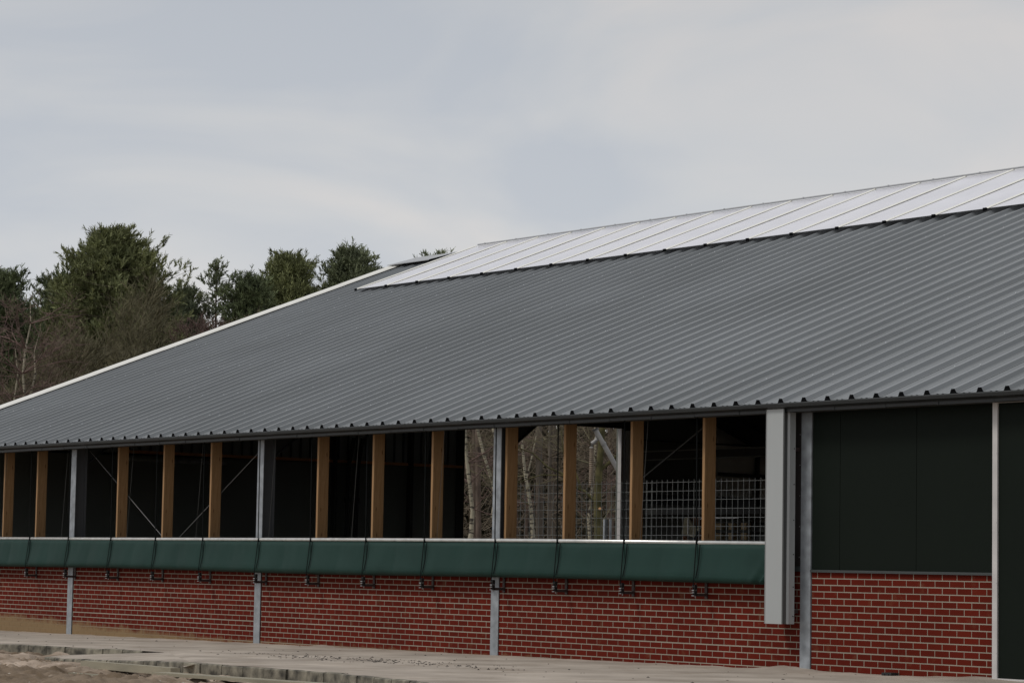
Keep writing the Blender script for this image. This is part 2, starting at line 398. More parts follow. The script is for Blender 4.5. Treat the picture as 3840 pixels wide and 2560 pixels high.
# ------------------------------------------------------------------ walls
def brick_panel(x0, x1, z0, z1, pitch, xj, zj, seed):
    """real bricks standing 3 mm proud of a mortar bed; xj a joint of course 0, zj top joint of course 0"""
    rnd = random.Random(seed); b = MB(); c = .0767; j = .0128
    b.quad((x0, .002, z0), (x1, .002, z0), (x1, .002, z1), (x0, .002, z1), 1)
    b.quad((x0, .12, z0), (x1, .12, z0), (x1, .12, z1), (x0, .12, z1), 1)
    b.quad((x0, .004, z1), (x1, .004, z1), (x1, .12, z1), (x0, .12, z1), 1)
    r0 = int(math.floor((z0-zj)/c)); r1 = int(math.ceil((z1-zj)/c))+1
    for r in range(r0, r1+1):
        za = zj+(r-1)*c+j/2+rnd.uniform(-.0008,.0008); zb = zj+r*c-j/2+rnd.uniform(-.0008,.0008)
        jz = .0
        if r == 3: zb -= .003                      # one bed joint is wider
        za = max(za, z0); zb = min(zb, z1)
        if zb-za < .008: continue
        off = xj + (pitch/2 if r % 2 else 0)
        k = int(math.floor((x0-off)/pitch))
        while off+k*pitch < x1:
            a = off+k*pitch+j*.42+rnd.uniform(-.0012,.0012); d = off+(k+1)*pitch-j*.42+rnd.uniform(-.0012,.0012); k += 1
            a = max(a, x0); d = min(d, x1)
            if d-a < .012: continue
            y = rnd.uniform(-.0008,.0008)
            n = len(b.v)
            b.v += [(a,y,za),(d,y,za),(d,y,zb),(a,y,zb),(a,.006,za),(d,.006,za),(d,.006,zb),(a,.006,zb)]
            for f in ((0,1,2,3),(0,3,7,4),(1,5,6,2),(3,2,6,7),(0,4,5,1)):
                b.f.append(tuple(n+i for i in f)); b.m.append(0)
    return b.build('brick_wall', [M['brick'], M['mortar']], barn)
TOPB = 1.30
brick_panel(-7.1, -.015, -.3, TOPB, .2105, -.05, .056, 1)
brick_panel(.165, 5.985, -.3, TOPB, .2105, .28, .056, 2)
brick_panel(6.165, 11.985, -.3, TOPB, .2105, 6.29, .056, 3)
brick_panel(12.155, 17.985, -.3, TOPB, .2105, 15.391, .056, 4)
brick_panel(18.165, 21.04, -.3, 1.185, .2185, 18.26+.109, .04, 5)

# steel columns (H sections) and timber posts
def column(x):
    b = MB()
    b.box(x-.015, x+.155, -.016, -.004, -.3, 3.12)
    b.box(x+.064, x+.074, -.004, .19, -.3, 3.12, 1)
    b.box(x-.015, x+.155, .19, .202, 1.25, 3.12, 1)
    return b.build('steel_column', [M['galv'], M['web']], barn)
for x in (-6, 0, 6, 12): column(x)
b = MB(); b.box(17.99, 18.16, -.018, .16, -.3, 3.12); b.build('steel_column', M['galv'], barn)
for x in (-4.1, -2.66, -1.4, 1.49, 3.0, 4.48, 7.55, 9.0, 10.46, 12.165, 13.43, 14.79, 16.17):
    b = MB(); b.box(-.024, .024, -.092, .092, 0, 1.86)
    o = b.build('timber_post', M['wood'], barn)
    o.location = (x+.026, .135, 1.26); o.matrix_parent_inverse = Matrix.Translation(-barn.location)
    md = o.modifiers.new('bevel', 'BEVEL'); md.width = .004; md.segments = 1
# knee haunches, rafters
for x in (-6, 0, 6, 12, 18):
    b = MB()
    for xx in (x+.055, x+.068):
        b.poly([(xx, .2, 2.80), (xx, .72, 3.20), (xx, .95, rz(.95, -.25)), (xx, .95, rz(.95, -.06)), (xx, .2, rz(.2, -.06))])
    b.bar((x+.07, .2, 2.80), (x+.07, .95, 3.37), .15, .012)
    b.bar((x+.07, .8, rz(.8, -.17)), (x+.07, 12.4, rz(12.4, -.17)), .15, .22)
    b.bar((x+.07, 12.4, rz(12.4, -.17)), (x+.07, 24.8, rz(0, -.17)), .15, .22)
    b.build('rafter', M['interior'], barn)
for y in (1.8, 3.8, 5.8, 7.9, 10):
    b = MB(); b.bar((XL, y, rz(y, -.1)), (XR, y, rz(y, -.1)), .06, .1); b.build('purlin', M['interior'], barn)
# bracing
for a, c in (((.13,.25,3.04), (2.85,.25,1.48)), ((2.98,.25,1.42), (5.85,.25,3.03))):
    b = MB(); b.tube([a, c], .0065, 6); b.build('brace_rod', M['web2'], barn)
b = MB(); b.bar((13.95,.9,2.33), (15.6,.9,3.2), .018, .018); b.build('brace_rod', M['interior'], barn)

# dark cladding right of the last column
for xa, xb in ((18.165, 18.617), (18.623, 19.827), (19.833, 21.04)):
    b = MB(); b.box(xa, xb, .0, .08, 1.215, 3.12); b.build('wall_panel', M['panel'], barn)
b = MB(); b.box(18.165, 21.04, .012, .1, 1.2, 3.12); b.build('panel_joint', M['filler'], barn)
b = MB(); b.box(18.165, 21.045, -.032, .05, 1.183, 1.213); b.box(17.80, 17.985, -.022, .05, 1.19, 1.25); b.build('cap_flashing', M['cap'], barn)
b = MB(); b.box(17.74, 17.988, -.006, .1, 1.25, 3.12)
for z in np.arange(1.35, 3.1, .36):
    b.box(17.955, 17.968, -.012, -.006, z, z+.013, 1)
b.build('corner_strip', [M['brownstrip'], M['chrome']], barn)

# sliding door at the right
door = empty('sliding_door', (22.5, -.06, .05))
tag(door, 'dark green sliding door in a pale aluminium frame at the right edge', 'door')
fr = MB()
fr.box(21.045, 21.115, -.095, -.02, -.02, 3.075); fr.box(21.115, 25, -.093, -.02, 3.045, 3.073); fr.box(21.115, 25, -.093, -.02, -.02, .085)
for z in (.35, 1.1, 1.75, 2.5): fr.box(21.10, 21.107, -.099, -.095, z, z+.008)
f = fr.build('door_frame', M['white_alu'], door)
b = MB(); b.box(21.117, 25, -.075, -.03, .087, 3.043); b.build('door_leaf', M['panel'], door)

# rest of the shell
b = MB(); b.box(21.05, XR, -.018, .1, -.3, 3.1); b.build('front_wall', M['panel'], barn)
b = MB(); b.box(XL, XR, 24.9, 25.0, -.3, 1.25); b.box(XL, XR, 24.9, 25.0, 3.1, 3.35); b.box(13, XR, 24.9, 25.0, 1.25, 3.1); b.build('rear_wall', M['gable_lower'], barn)  # out of view; strip left open to let daylight into the interior
b = MB(); b.poly([(XR,0,-.3),(XR,25,-.3),(XR,25,rz(0)),(XR,12.5,rz(12.4)),(XR,0,rz(0))]); b.build('right_gable', M['interior'], barn)
# left gable with its big opening (y 13.8 to 18.15, up to z 4.52)
GX = -7.1
g = MB()
def gz(y): return rz(y, -.04) if y < 12.4 else rz(24.8-y, -.04)
def gq(y0, y1, z0, z1=None, m=0):
    n = max(1, int((y1-y0)/.5)); 
    if z1 is not None:
        g.quad((GX, y0, z0), (GX, y1, z0), (GX, y1, z1), (GX, y0, z1), m); g.quad((GX-.1, y0, z0), (GX-.1, y1, z0), (GX-.1, y1, z1), (GX-.1, y0, z1), m)
    else:
        ysx = sorted(set([y0, y1] + ([12.4] if y0 < 12.4 < y1 else [])))
        for a, c in zip(ysx[:-1], ysx[1:]):
            g.quad((GX, a, z0), (GX, c, z0), (GX, c, gz(c)), (GX, a, gz(a)), m); g.quad((GX-.1, a, z0), (GX-.1, c, z0), (GX-.1, c, gz(c)), (GX-.1, a, gz(a)), m)
gq(0, 13.62, -.3, 3.36, 0); gq(.1, 13.62, 3.36, None, 1); gq(13.62, 18.15, 4.52, None, 1); gq(18.15, 24.7, -.3, None, 0)
for y in (13.62, 18.15): g.quad((GX-.1, y, 0), (GX, y, 0), (GX, y, 4.52), (GX-.1, y, 4.52))
y = .4
while y < 13.5:   # ribs of the upper cladding
    g.box(GX, GX+.03, y, y+.035, 3.42, gz(y)-.02, 2); y += .245
g.build('gable_wall', [M['gable_lower'], M['gable_upper'], M['interior']], barn)
gable = D.objects['gable_wall']
b = MB(); b.box(GX, GX+.05, 4.9, 13.55, 3.36, 3.42); b.build('timber_rail', M['rail'], barn)
b = MB(); b.box(GX, GX+.02, 13.40, 13.62, -.3, 5.2); b.box(GX, GX+.16, 10.05, 10.10, 0, 5); b.box(GX, GX+.16, 12.05, 12.12, 0, 6);  b.build('gable_post', M['interior'], barn)
for y in (10.42, 10.66):
    b = MB(); b.tube([(GX+.15, y+.1, 3.9), (GX+.12, y, 3.3), (GX+.12, y-.05, 0)], .05, 10); b.tube([(GX+.12, y-.02, 2.5), (GX+.12, y-.02, 2.62)], .07, 10)
    b.build('drain_pipe', M['rubber'], barn)
b = MB(); b.tube([(-4, 3.35, 3.1), (-4, 5.5, 3.1)], .03, 8); b.build('water_pipe', M['gable_upper'], barn)
b = MB(); b.tube([(-4, 4.3, 3.1), (-4, 5.5, 3.1)], .035, 8); b.build('water_pipe', M['galv'], barn)
# right jamb: thin bright channel and a broad galvanised leaf
b = MB(); b.box(GX-.02, GX+.10, 18.13, 18.20, -.2, 4.52); b.build('door_jamb', M['white_alu'], barn)
b = MB(); b.box(GX+.0, GX+.07, 18.23, 18.56, -.2, 4.42)
for z in (2.2, 2.9, 3.3, 3.35): b.box(GX+.07, GX+.078, 18.50, 18.52, z, z+.02, 1)
b.build('galvanised_leaf', [M['leaf'], M['filler']], barn)
b = MB(); b.box(GX, GX+.12, 13.62, 18.6, 4.46, 4.60); b.build('lintel', M['interior'], barn)
# paler sheets near the far corner with black frame in front
b = MB(); b.box(GX+.02, GX+.05, 20.9, 24.5, 2.86, 4.66); b.build('pale_sheet', M['lightpanel'], gable).matrix_parent_inverse = Matrix.Identity(4)
b = MB()
b.box(GX+.08, GX+.14, 22.42, 22.52, 0, 5); b.box(GX+.08, GX+.14, 18.7, 24.5, 4.20, 4.23); b.bar((GX+.1, 21.2, 3.50), (GX+.1, 24.4, 3.46), .05, .09); b.box(GX+.08, GX+.14, 18.7, 24.5, 2.72, 2.95)
b.build('inner_frame', M['rubber'], barn)
b = MB(); b.box(7.9, 17.8, 5.97, 6.03, 2.93, 3.075); b.box(7.9, 17.8, 5.92, 6.08, 3.06, 3.075, 1); b.box(7.9, 17.8, 5.92, 6.08, 2.925, 2.937, 1)
b.build('inner_beam', [M['interior'], M['gable_upper']], barn)
# deck added to keep the far corner dark
b = MB(); b.box(GX+.2, -1, 18.7, 24.6, 2.45, 2.6); b.build('shade_deck', M['interior'], barn)

# ------------------------------------------------------------------ windbreak curtain
cur = empty('windbreak_curtain', (5, -.15, 1.0))
tag(cur, 'rolled down green tarpaulin windbreak with silver top tube and black straps along the brick wall', 'windbreak curtain')
X0, X1 = -7.0, 17.68
tops = [-6.9, -5.5, -4.1, -2.68, -1.22, .2, 1.68, 3.15, 4.63, 6.27, 7.71, 9.16, 10.6, 12.23, 13.57, 14.92, 16.3]
b = MB(); b.tube([(X0, -.12, 1.520), (3, -.12, 1.524), (9, -.12, 1.533), (13, -.12, 1.532), (X1, -.12, 1.513)], .027, 14)
b.build('top_tube', M['tube'], cur, smooth=True)
# tarpaulin
prof = [(-.105,1.507),(-.148,1.495),(-.158,1.44),(-.168,1.36),(-.184,1.26),(-.202,1.17),(-.216,1.11),(-.214,1.07),(-.19,1.045),(-.15,1.037),(-.09,1.05),(-.03,1.12)]
nx = 900; V = []; F = []
for i in range(nx+1):
    x = X0+(X1-X0)*i/nx
    dz = .012*math.sin(x*.55+.5)-.006
    dist = min(abs(x-t-.06) for t in tops)
    pinch = math.exp(-(dist/.05)**2)
    belly = .018*math.sin(PI*min(1, dist/.75))
    fold = 0
    for j, (y, z) in enumerate(prof):
        t = j/(len(prof)-1)
        w = math.sin(PI*min(1, t*1.15)) if t < .87 else 0
        n = mn.noise(Vector((x*1.3, t*3.0, 1)))*.008 + mn.noise(Vector((x*6, t*9.0, 5)))*.0035*(1-t)*2.5
        if x > 16.8 and 1 <= j <= 8:      # diagonal drag folds where it enters the guide box
            s = (x-16.8)/(X1-16.8); q = (x-17.70)*1.1+(1.52-z)*1.0
            n += s*.06*math.sin(q*26)*math.exp(-((q+.0-.33)/.22)**2)
        yy = y - belly*w + pinch*.022*w - n*(1 if 0 < j < len(prof)-1 else 0)
        zz = z + (dz*t)
        V.append((x, yy, zz))
m_ = len(prof)
for i in range(nx):
    for j in range(m_-1):
        F.append((i*m_+j, (i+1)*m_+j, (i+1)*m_+j+1, i*m_+j+1))
tp = raw_mesh('tarpaulin', V, F, M['tarp'], cur, smooth=True); tp.matrix_parent_inverse = Matrix.Translation(-cur.location)
for t in tops:
    b = MB()
    xb = t+.085
    # webbing: down from the eave, round the tube, over the cloth to the ratchet
    b.bar((t-.01, -.155, 3.06), (t, -.152, 1.52), .022, .004, up=(0,1,0))
    b.bar((t, -.155, 1.52), (xb-.015, -.248, 1.08), .015, .004, up=(0,1,0))
    b.bar((xb-.015, -.248, 1.08), (xb-.04, -.235, .99), .015, .004, up=(0,1,0))
    b.tube([(t-.016, -.12, 1.521), (t+.016, -.12, 1.521)], .0315, 12)
    # dark band on the cloth, drawn in place of the crease shadow
    b.bar((t+.085, -.166, 1.495), (t+.09, -.192, 1.27), .015, .004, up=(0,1,0))
    b.bar((t+.09, -.192, 1.27), (xb, -.232, 1.085), .015, .004, up=(0,1,0))
    b.build('strap_and_shade', M['strap_and_shade'], cur)
    if t > 17.3: continue
    b = MB(); xr = t+.045
    b.box(xr-.020, xr-.014, -.225, -.185, .875, 1.005); b.box(xr+.014, xr+.020, -.225, -.185, .875, 1.005)
    b.tube([(xr-.024, -.215, .985), (xr+.024, -.215, .985)], .018, 10)
    b.tube([(xr-.024, -.205, .94), (xr+.024, -.205, .94)], .010, 8, 1)
    b.box(xr-.022, xr+.022, -.24, -.232, .93, .945, 1); b.box(xr-.022, xr+.022, -.24, -.230, .905, .915, 1)
    b.box(xr-.026, xr+.020, -.24, -.205, .868, .878, 1)
    b.box(xr-.006, xr+.006, -.20, -.19, .85, .96, 1)
    b.build('ratchet', [M['steel_dark'], M['chrome']], cur)
    b = MB(); xk = t+.035
    b.box(xk-.022, xk+.022, -.020, -.008, .838, 1.2)
    b.box(xk+.012, xk+.018, -.19, -.02, .866, .902)
    b.box(xk-.006, xk+.006, -.19, -.18, .895, .915)
    b.build('wall_bracket', M['bracket'], cur)
for x in (-5.0, -2.4, -.12, 2.15, 4.36, 6.5, 8.74, 10.85, 13.07, 15.2):
    b = MB(); b.tube([(x+.06, -.06, 3.08), (x-.02, -.10, 1.55)], .0024, 5); b.tube([(x-.02, -.10, 1.545), (x-.02, -.10, 1.565)], .009, 6)
    b.build('hoist_cord', M['cord'], cur)

# guide box that houses the curtain end
gb = empty('curtain_guide_box', (17.83, -.2, .57))
tag(gb, 'tall light grey metal guide box on the wall at the end of the green curtain', 'guide box')
b = MB()
pts = [(17.70,-.30),(17.975,-.30),(17.985,-.288),(17.955,-.262),(17.950,-.205),(17.972,-.185),(17.978,-.10),(17.66,-.10),(17.665,-.285)]
for (xa, ya), (xb_, yb) in zip(pts, pts[1:]+pts[:1]):
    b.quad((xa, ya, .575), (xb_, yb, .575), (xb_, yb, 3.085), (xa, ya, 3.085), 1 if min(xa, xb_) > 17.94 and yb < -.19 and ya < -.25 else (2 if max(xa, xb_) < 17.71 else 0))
b.poly([(x, y, .575) for x, y in pts][::-1])
b.build('box_cover', [M['alu'], M['alu_shade'], M['alu_edge']], gb)
b = MB()
for z in (.66, 1.0, 1.38, 1.78, 2.2, 2.62): b.box(17.974, 17.982, -.125, -.115, z, z+.012)
b.build('rivet', M['filler'], gb)
b = MB(); b.box(17.70, 17.95, -.10, -.006, .7, .74); b.box(17.70, 17.95, -.10, -.006, 2.6, 2.64); b.build('wall_bracket', M['bracket'], gb)

# ------------------------------------------------------------------ wire mesh panels inside
def wire_panel(x0, x1, y, label, z0=.85, z1=2.318):
    b = MB(); x = x0
    while x <= x1:
        b.bar((x, y, z0), (x, y, z1+.035), .0052, .0052); x += .105
    z = z1
    while z > z0:
        b.bar((x0, y-.007, z), (x1, y-.007, z), .0052, .0052); z -= .115
    o = b.build('wire_mesh_panel', M['mesh']); tag(o, label, 'mesh panel', 'wire mesh panels behind the wall opening')
wire_panel(14.0, 17.9, 1.0, 'galvanised wire mesh panel beside the light grey guide box')
wire_panel(10.9, 14.13, 1.06, 'galvanised wire mesh panel in front of the view to the woods')

# ------------------------------------------------------------------ clutter inside
t = empty('pallet_stack', (11.8, 5.2, 1.15)); tag(t, 'stack of wooden pallets seen through the wire mesh', 'pallets')
deck = MB(); 
for k in range(6):
    z = 1.20+k*.145
    if z > 1.85: break
    deck.box(11.35, 12.1, 4.6, 5.6, z+.10, z+.12)
    for xx in (11.37, 11.66, 11.93): 
        blk = MB()
        blk.box(xx, xx+.055, 4.59, 4.68, z+.002, z+.099); blk.box(xx+.063, xx+.118, 4.59, 4.68, z+.002, z+.099)
        blk.build('pallet_block', M['pale_wood'], t)
deck.box(11.35, 12.1, 4.6, 5.6, 0, 1.2)
deck.build('pallet_deck', M['darkgrey'], t)
t = empty('steel_rack', (11.9, 4.3, 0)); tag(t, 'low steel rack of pale tube in front of the pallet stack', 'rack')
b = MB()
for xx in (11.42, 12.02):
    b.bar((xx, 4.35, 0), (xx, 4.35, 1.96), .018, .018)
b.build('rack_post', M['galv'], t)
b = MB(); b.bar((11.42, 4.35, 1.95), (12.15, 4.35, 1.95), .02, .014); b.bar((11.36, 4.3, 1.93), (11.42, 4.35, 1.965), .014, .014); b.build('top_rail', M['chromebar'], t)
t = empty('upturned_barrow', (11.0, 4.6, .9)); tag(t, 'brown and cream upturned wheelbarrow behind the wire mesh', 'wheelbarrow')
b = MB()
b.poly([(10.72,4.5,1.72),(10.86,4.5,1.70),(11.0,4.5,1.66),(11.13,4.5,1.80),(10.98,4.5,1.84),(10.86,4.5,1.97),(10.78,4.5,1.95)])
b.poly([(10.72,4.53,1.72),(10.86,4.53,1.70),(11.0,4.53,1.66),(11.13,4.53,1.80),(10.98,4.53,1.84),(10.86,4.53,1.97),(10.78,4.53,1.95)])
b.build('tray', M['cream'], t)
b = MB(); b.box(10.88, 11.02, 4.56, 4.9, 1.84, 1.97); b.tube([(11.02,4.5,1.5),(11.16,4.5,1.74)], .03, 8); b.tube([(10.78,4.5,1.35),(10.85,4.5,1.60),(10.80,4.5,1.68)], .05, 8)
b.build('wheel', M['rustbrown'], t)
b = MB(); b.bar((10.93,4.45,1.72),(10.93,4.45,1.93), .02, .02); b.tube([(11.26,4.45,1.96),(11.33,4.45,1.885),(11.34,4.45,1.87),(11.30,4.45,1.83),(11.2,4.45,1.81)], .007, 6)
b.build('handle', M['chromebar'], t)
b = MB(); b.poly([(11.12,4.5,1.78),(11.34,4.5,1.80),(11.36,4.5,1.4),(11.05,4.5,1.4),(11.02,4.5,1.62)]); b.poly([(11.12,4.52,1.78),(11.34,4.52,1.80),(11.36,4.52,1.4),(11.05,4.52,1.4),(11.02,4.52,1.62)])
b.tube([(11.0,4.47,1.45),(11.13,4.47,1.75)], .03, 8, 1); b.tube([(11.3,4.47,1.45),(11.22,4.47,1.72)], .03, 8, 1)
b.build('frame', [M['darkgrey'], M['rubber']], t)

# ------------------------------------------------------------------ seen through the gable opening
t = empty('feed_pipe', (-12, 21.6, 0)); tag(t, 'grey feed auger pipe with a spiral hose hanging from its bend beyond the gable opening', 'pipe')
pa = (-12.04, 21.48, 4.72); 
b = MB(); b.tube([pa, (-11.90, 21.66, 4.33), (-11.62, 22.0, 3.57)], .063, 12); b.tube([(-11.92,21.63,4.40), (-11.905,21.65,4.36)], .075, 12); b.build('auger_tube', M['pipe_grey'], t)
b = MB(); b.tube([(-12.05,21.47,4.76), (-12.04,21.48,4.72)], .085, 12); b.build('end_collar', M['flange'], t)
b = MB(); b.tube([(-12.03,21.49,4.66), (-12.02,21.50,4.48), (-12.09,21.42,4.38), (-12.11,21.40,4.26)], [.05,.05,.06,.062], 12); b.build('bend', M['pipe_grey'], t)
b = MB(); ps = []; rs = []
for k in range(80):
    ps.append((-12.10, 21.41, 4.26-.97*k/79)); rs.append(.066 if k % 4 < 2 else .056)
b.tube(ps, rs, 12); b.build('spiral_hose', M['hose'], t)
b = MB(); b.tube([(-11.62, 22.0, 3.57), (-10.6, 23.3, .9)], .06, 10); b.build('lower_tube', M['pipe_grey'], t)
t = MB(); t.box(-11.90, -11.84, 21.66, 21.72, -.2, 2.44); t.box(-11.84, -11.76, 21.70, 21.715, -.2, 2.44, 1); t.box(-11.76, -11.72, 21.74, 21.80, -.2, 2.44)
tag(t.build('steel_upright', [M['galv'], M['rubber']]), 'short galvanised steel upright standing outside the gable opening', 'steel post')

# ------------------------------------------------------------------ ground
def zu(x): return -.1 + .0073*max(-15, min(26, x))
b = MB(); b.quad((-600,-500,-.42),(600,-500,-.42),(600,700,-.42),(-600,700,-.42)); tag(b.build('ground', M['earth']), kind='structure')
b = MB(); b.quad((-70,-70,-.36),(70,-70,-.36),(70,-2.5,-.36),(-70,-2.5,-.36)); tag(b.build('yard', M['sand']), kind='structure')
b = MB(); b.quad((XL,0.02,-.25),(XR,0.02,-.25),(XR,25,-.25),(XL,25,-.25)); tag(b.build('barn_floor', M['earth']), kind='structure')
K1 = [(-15,-6.1), (5.66,-4.11), (9.82,-3.72)]
K2 = [(8.0,-4.6), (11.2,-5.25), (13.8,-5.72), (16.1,-5.72), (17.3,-5.95), (18.8,-6.3), (26,-7.9)]
def lin(P, x):
    for (xa, ya), (xb, yb) in zip(P[:-1], P[1:]):
        if x <= xb or (xb, yb) == P[-1]:
            return ya+(yb-ya)*(x-xa)/(xb-xa)
def k2drop(x): return .11*max(0, min(1, (13.3-x)/4.5))
# path: fine grid sheet from the wall to the kerbs
V = []; F = []
NX, NY = 420, 26
for i in range(NX+1):
    x = -15+41*i/NX
    if x < 9.82: yf = lin(K1, x)
    elif x < 13.8:
        s = (x-9.82)/(13.8-9.82); yf = -3.72 + s*(lin(K2, 13.8)+3.72)
    else: yf = lin(K2, x)
    for j in range(NY+1):
        s = j/NY; y = .02 + (yf-.02)*s
        z = zu(x) + .006*mn.noise(Vector((x*.9, y*1.2, 0))) + .010*math.exp(-(y/.22)**2)*(.6+mn.noise(Vector((x*3, 0, 7))))
        z += .05*math.exp(-((x-17.75)/.38)**2-((y)/.35)**2)*(1+.3*mn.noise(Vector((x*8,y*8,2))))
        z += .035*math.exp(-((x-20.75)/.5)**2-((y)/.3)**2)
        z += .03*math.exp(-((x-7.9)/.25)**2-((y)/.12)**2)
        if j == NY and 9.7 < x < 13.8: z -= .04; y -= .12
        V.append((x, y, z))
for i in range(NX):
    for j in range(NY):
        q = i*(NY+1)+j; F.append((q, q+1, q+NY+2, q+NY+1))
tag(raw_mesh('path', V, F, M['path'], smooth=True), kind='structure')
# lower ramp wedge between the two kerb lines
b = MB(); n = 24
for i in range(n):
    def row(s):
        xa = 7.3+(9.82-7.3)*s; a = (xa, lin(K1, xa)-.03, zu(xa)-.11*(1-s))
        xc = 8.0+(13.8-8.0)*s; c = (xc, lin(K2, xc), zu(xc)-k2drop(xc))
        return a, c
    (a0, c0), (a1, c1) = row(i/n), row((i+1)/n)
    for k in range(5):
        u0, u1 = k/5, (k+1)/5
        L_ = lambda p, q, u: tuple(p[m]+(q[m]-p[m])*u for m in range(3))
        b.quad(L_(a0,c0,u0), L_(a0,c0,u1), L_(a1,c1,u1), L_(a1,c1,u0))
tag(b.build('path_ramp', M['path']), kind='structure')

# kerb blocks
rnd = random.Random(5)
def kerb(P, x0, x1, zf, label, group, h=.17):
    x = x0
    while x < x1:
        l = .46
        xa, xb = x+.008, x+l-.008
        ya, yb = lin(P, xa), lin(P, xb)
        b = MB(); e = rnd.uniform(-.006, .003); dy = rnd.uniform(-.012, .008)
        za, zb = zf(xa)+.004+e, zf(xb)+.004+e
        pts = [(xa, ya-.02+dy), (xb, yb-.02+dy), (xb, yb+.08), (xa, ya+.08)]
        b.poly([(pts[0][0],pts[0][1]+.012,za),(pts[1][0],pts[1][1]+.012,zb),(pts[2][0],pts[2][1],zb),(pts[3][0],pts[3][1],za)])
        b.quad((pts[0][0],pts[0][1]+.012,za),(pts[1][0],pts[1][1]+.012,zb),(pts[1][0],pts[1][1],zb-.012),(pts[0][0],pts[0][1],za-.012))
        b.quad((pts[0][0],pts[0][1],za-h),(pts[1][0],pts[1][1],zb-h),(pts[1][0],pts[1][1],zb-.012),(pts[0][0],pts[0][1],za-.012))
        b.quad((pts[1][0],pts[1][1],zb-h),(pts[2][0],pts[2][1],zb-h),(pts[2][0],pts[2][1],zb),(pts[1][0],pts[1][1],zb-.012))
        b.quad((pts[3][0],pts[3][1],za-h),(pts[0][0],pts[0][1],za-h),(pts[0][0],pts[0][1],za-.012),(pts[3][0],pts[3][1],za))
        o = b.build('kerb_stone', M['concrete_kerb']); tag(o, label, 'kerb stone', group)
        x += l
kerb(K1, 1.4, 9.2, lambda x: zu(x), 'weathered concrete kerb stone along the upper edge of the sandy path', 'upper row of kerb stones')
kerb(K2, 8.02, 22.5, lambda x: zu(x)-k2drop(x), 'weathered concrete kerb stone along the front edge of the sandy path', 'front row of kerb stones')

# churned sand in front
V = []; F = []
NX, NY = 640, 340
xa_, xb_, ya_, yb_ = -4, 22, -14, -3.4
for i in range(NX+1):
    x = xa_+(xb_-xa_)*i/NX
    for j in range(NY+1):
        y = ya_+(yb_-ya_)*j/NY
        if x < 7.6: kf = lin(K1, max(-15,x))
        else: kf = lin(K2, max(8.0, x))
        d = kf - y
        base = zu(x) - .145 - .012*max(0, d-1.2)
        if x < 9: base += .03*max(0, min(1, (9-x)/3))
        n1 = mn.fractal(Vector((x*.7, y*.7, 3)), 1.0, 2.0, 3)
        n2 = mn.fractal(Vector((x*3.1, y*3.1, 9)), .8, 2.1, 4)
        r = 1-abs(mn.noise(Vector((x*1.9+y*.8, y*2.6, 4))))*2
        n3 = mn.noise(Vector((x*9, y*9, 2))); z = base + .05*n1 + .05*n2 + .022*r*r + (.016+.035*max(0, min(1, d-.7)))*n3 + .022*max(0, min(1, d-.9))*mn.noise(Vector((x*19, y*19, 6)))
        if d < .0: z = min(z, base-.05)
        z = min(z, zu(x)-k2drop(x)-.035 if x > 7.6 else zu(x)-.03) if d < .6 else z
        V.append((x, y, z))
for i in range(NX):
    for j in range(NY):
        q = i*(NY+1)+j; F.append((q, q+NY+1, q+NY+2, q+1))
tag(raw_mesh('sand', V, F, M['sand'], smooth=True), kind='structure')

b = MB(); b.bar((11.75,-6.02,zu(12)-.075),(14.25,-6.22,zu(14)-.075), .12, .085)
tag(b.build('timber_beam', M['timber_grey']), 'squared pale timber beam lying in the sand against the kerb', 'timber beam')
b = MB(); b.bar((14.6,-6.62,zu(15)-.085),(18.0,-6.56,zu(18)-.085), .22, .035)
tag(b.build('wooden_plank', M['timber_grey']), 'long flat plank lying in the sand in front of the kerb stones', 'plank')
b = MB(); b.bar((12.6,-6.65,zu(12)-.155),(15.2,-6.8,zu(14)-.145), .10, .04)
tag(b.build('wooden_plank', M['timber_grey']), 'shorter sunken plank half covered by sand below the beam', 'plank')
b = MB(); b.box(19.44, 19.59, -.14, -.02, zu(19.5)+.0, zu(19.5)+.035); b.box(19.47,19.49,-.15,-.03,zu(19.5)-.02,zu(19.5)+.02); b.box(19.53,19.55,-.15,-.03,zu(19.5)-.02,zu(19.5)+.02)
o = b.build('plastic_block', M['rubber']); tag(o, 'small black plastic block on the sand at the foot of the brick wall', 'plastic block')  # flat black plastic block with two ribs

# loose bits: leaf debris on the path, pebbles in the sand
def scatter(name, mat_, n, fx, size, seed, label, cat):
    r = random.Random(seed); b = MB()
    for _ in range(n):
        x, y, z = fx(r); s = size*r.uniform(.4, 1.3); a = r.uniform(0, PI); h = s*r.uniform(.2, .6)
        dx, dy = math.cos(a)*s, math.sin(a)*s
        w = r.uniform(.3,.8)
        p = [(x-dx, y-dy, z), (x+dy*w, y-dx*w, z), (x+dx, y+dy, z), (x-dy*w, y+dx*w, z)]
        top = (x+r.uniform(-.3,.3)*s, y, z+h)
        nn = len(b.v); b.v += p+[top]
        for q in range(4): b.f.append((nn+q, nn+(q+1) % 4, nn+4)); b.m.append(0)
    o = b.build(name, mat_); tag(o, label, cat, kind='stuff')
def fd(r):
    if r.random() < .75: x = r.gauss(13.6, 1.5); y = -3.0 + r.gauss(0, .28) - (x-13.6)*.05
    else: x = r.uniform(0, 21); y = r.uniform(-5, -.1)
    y = min(-.06, max(y, (lin(K2, x) if x > 13.8 else -3.6)))
    return x, y, zu(x)+.002
scatter('leaf_debris', M['debris'], 380, fd, .021, 1, 'dark dry leaf litter and crumbs scattered over the sandy path', 'leaf debris')
def fp(r):
    x = r.uniform(7, 18); y = r.uniform(-10.5, -5.9); return x, y, zu(x)-.145-.012*max(0, -5.6-y-.0)+.035
scatter('pebbles', M['pebble'], 260, fp, .018, 2, 'pale pebbles and crumbs strewn in the churned sand', 'pebbles')

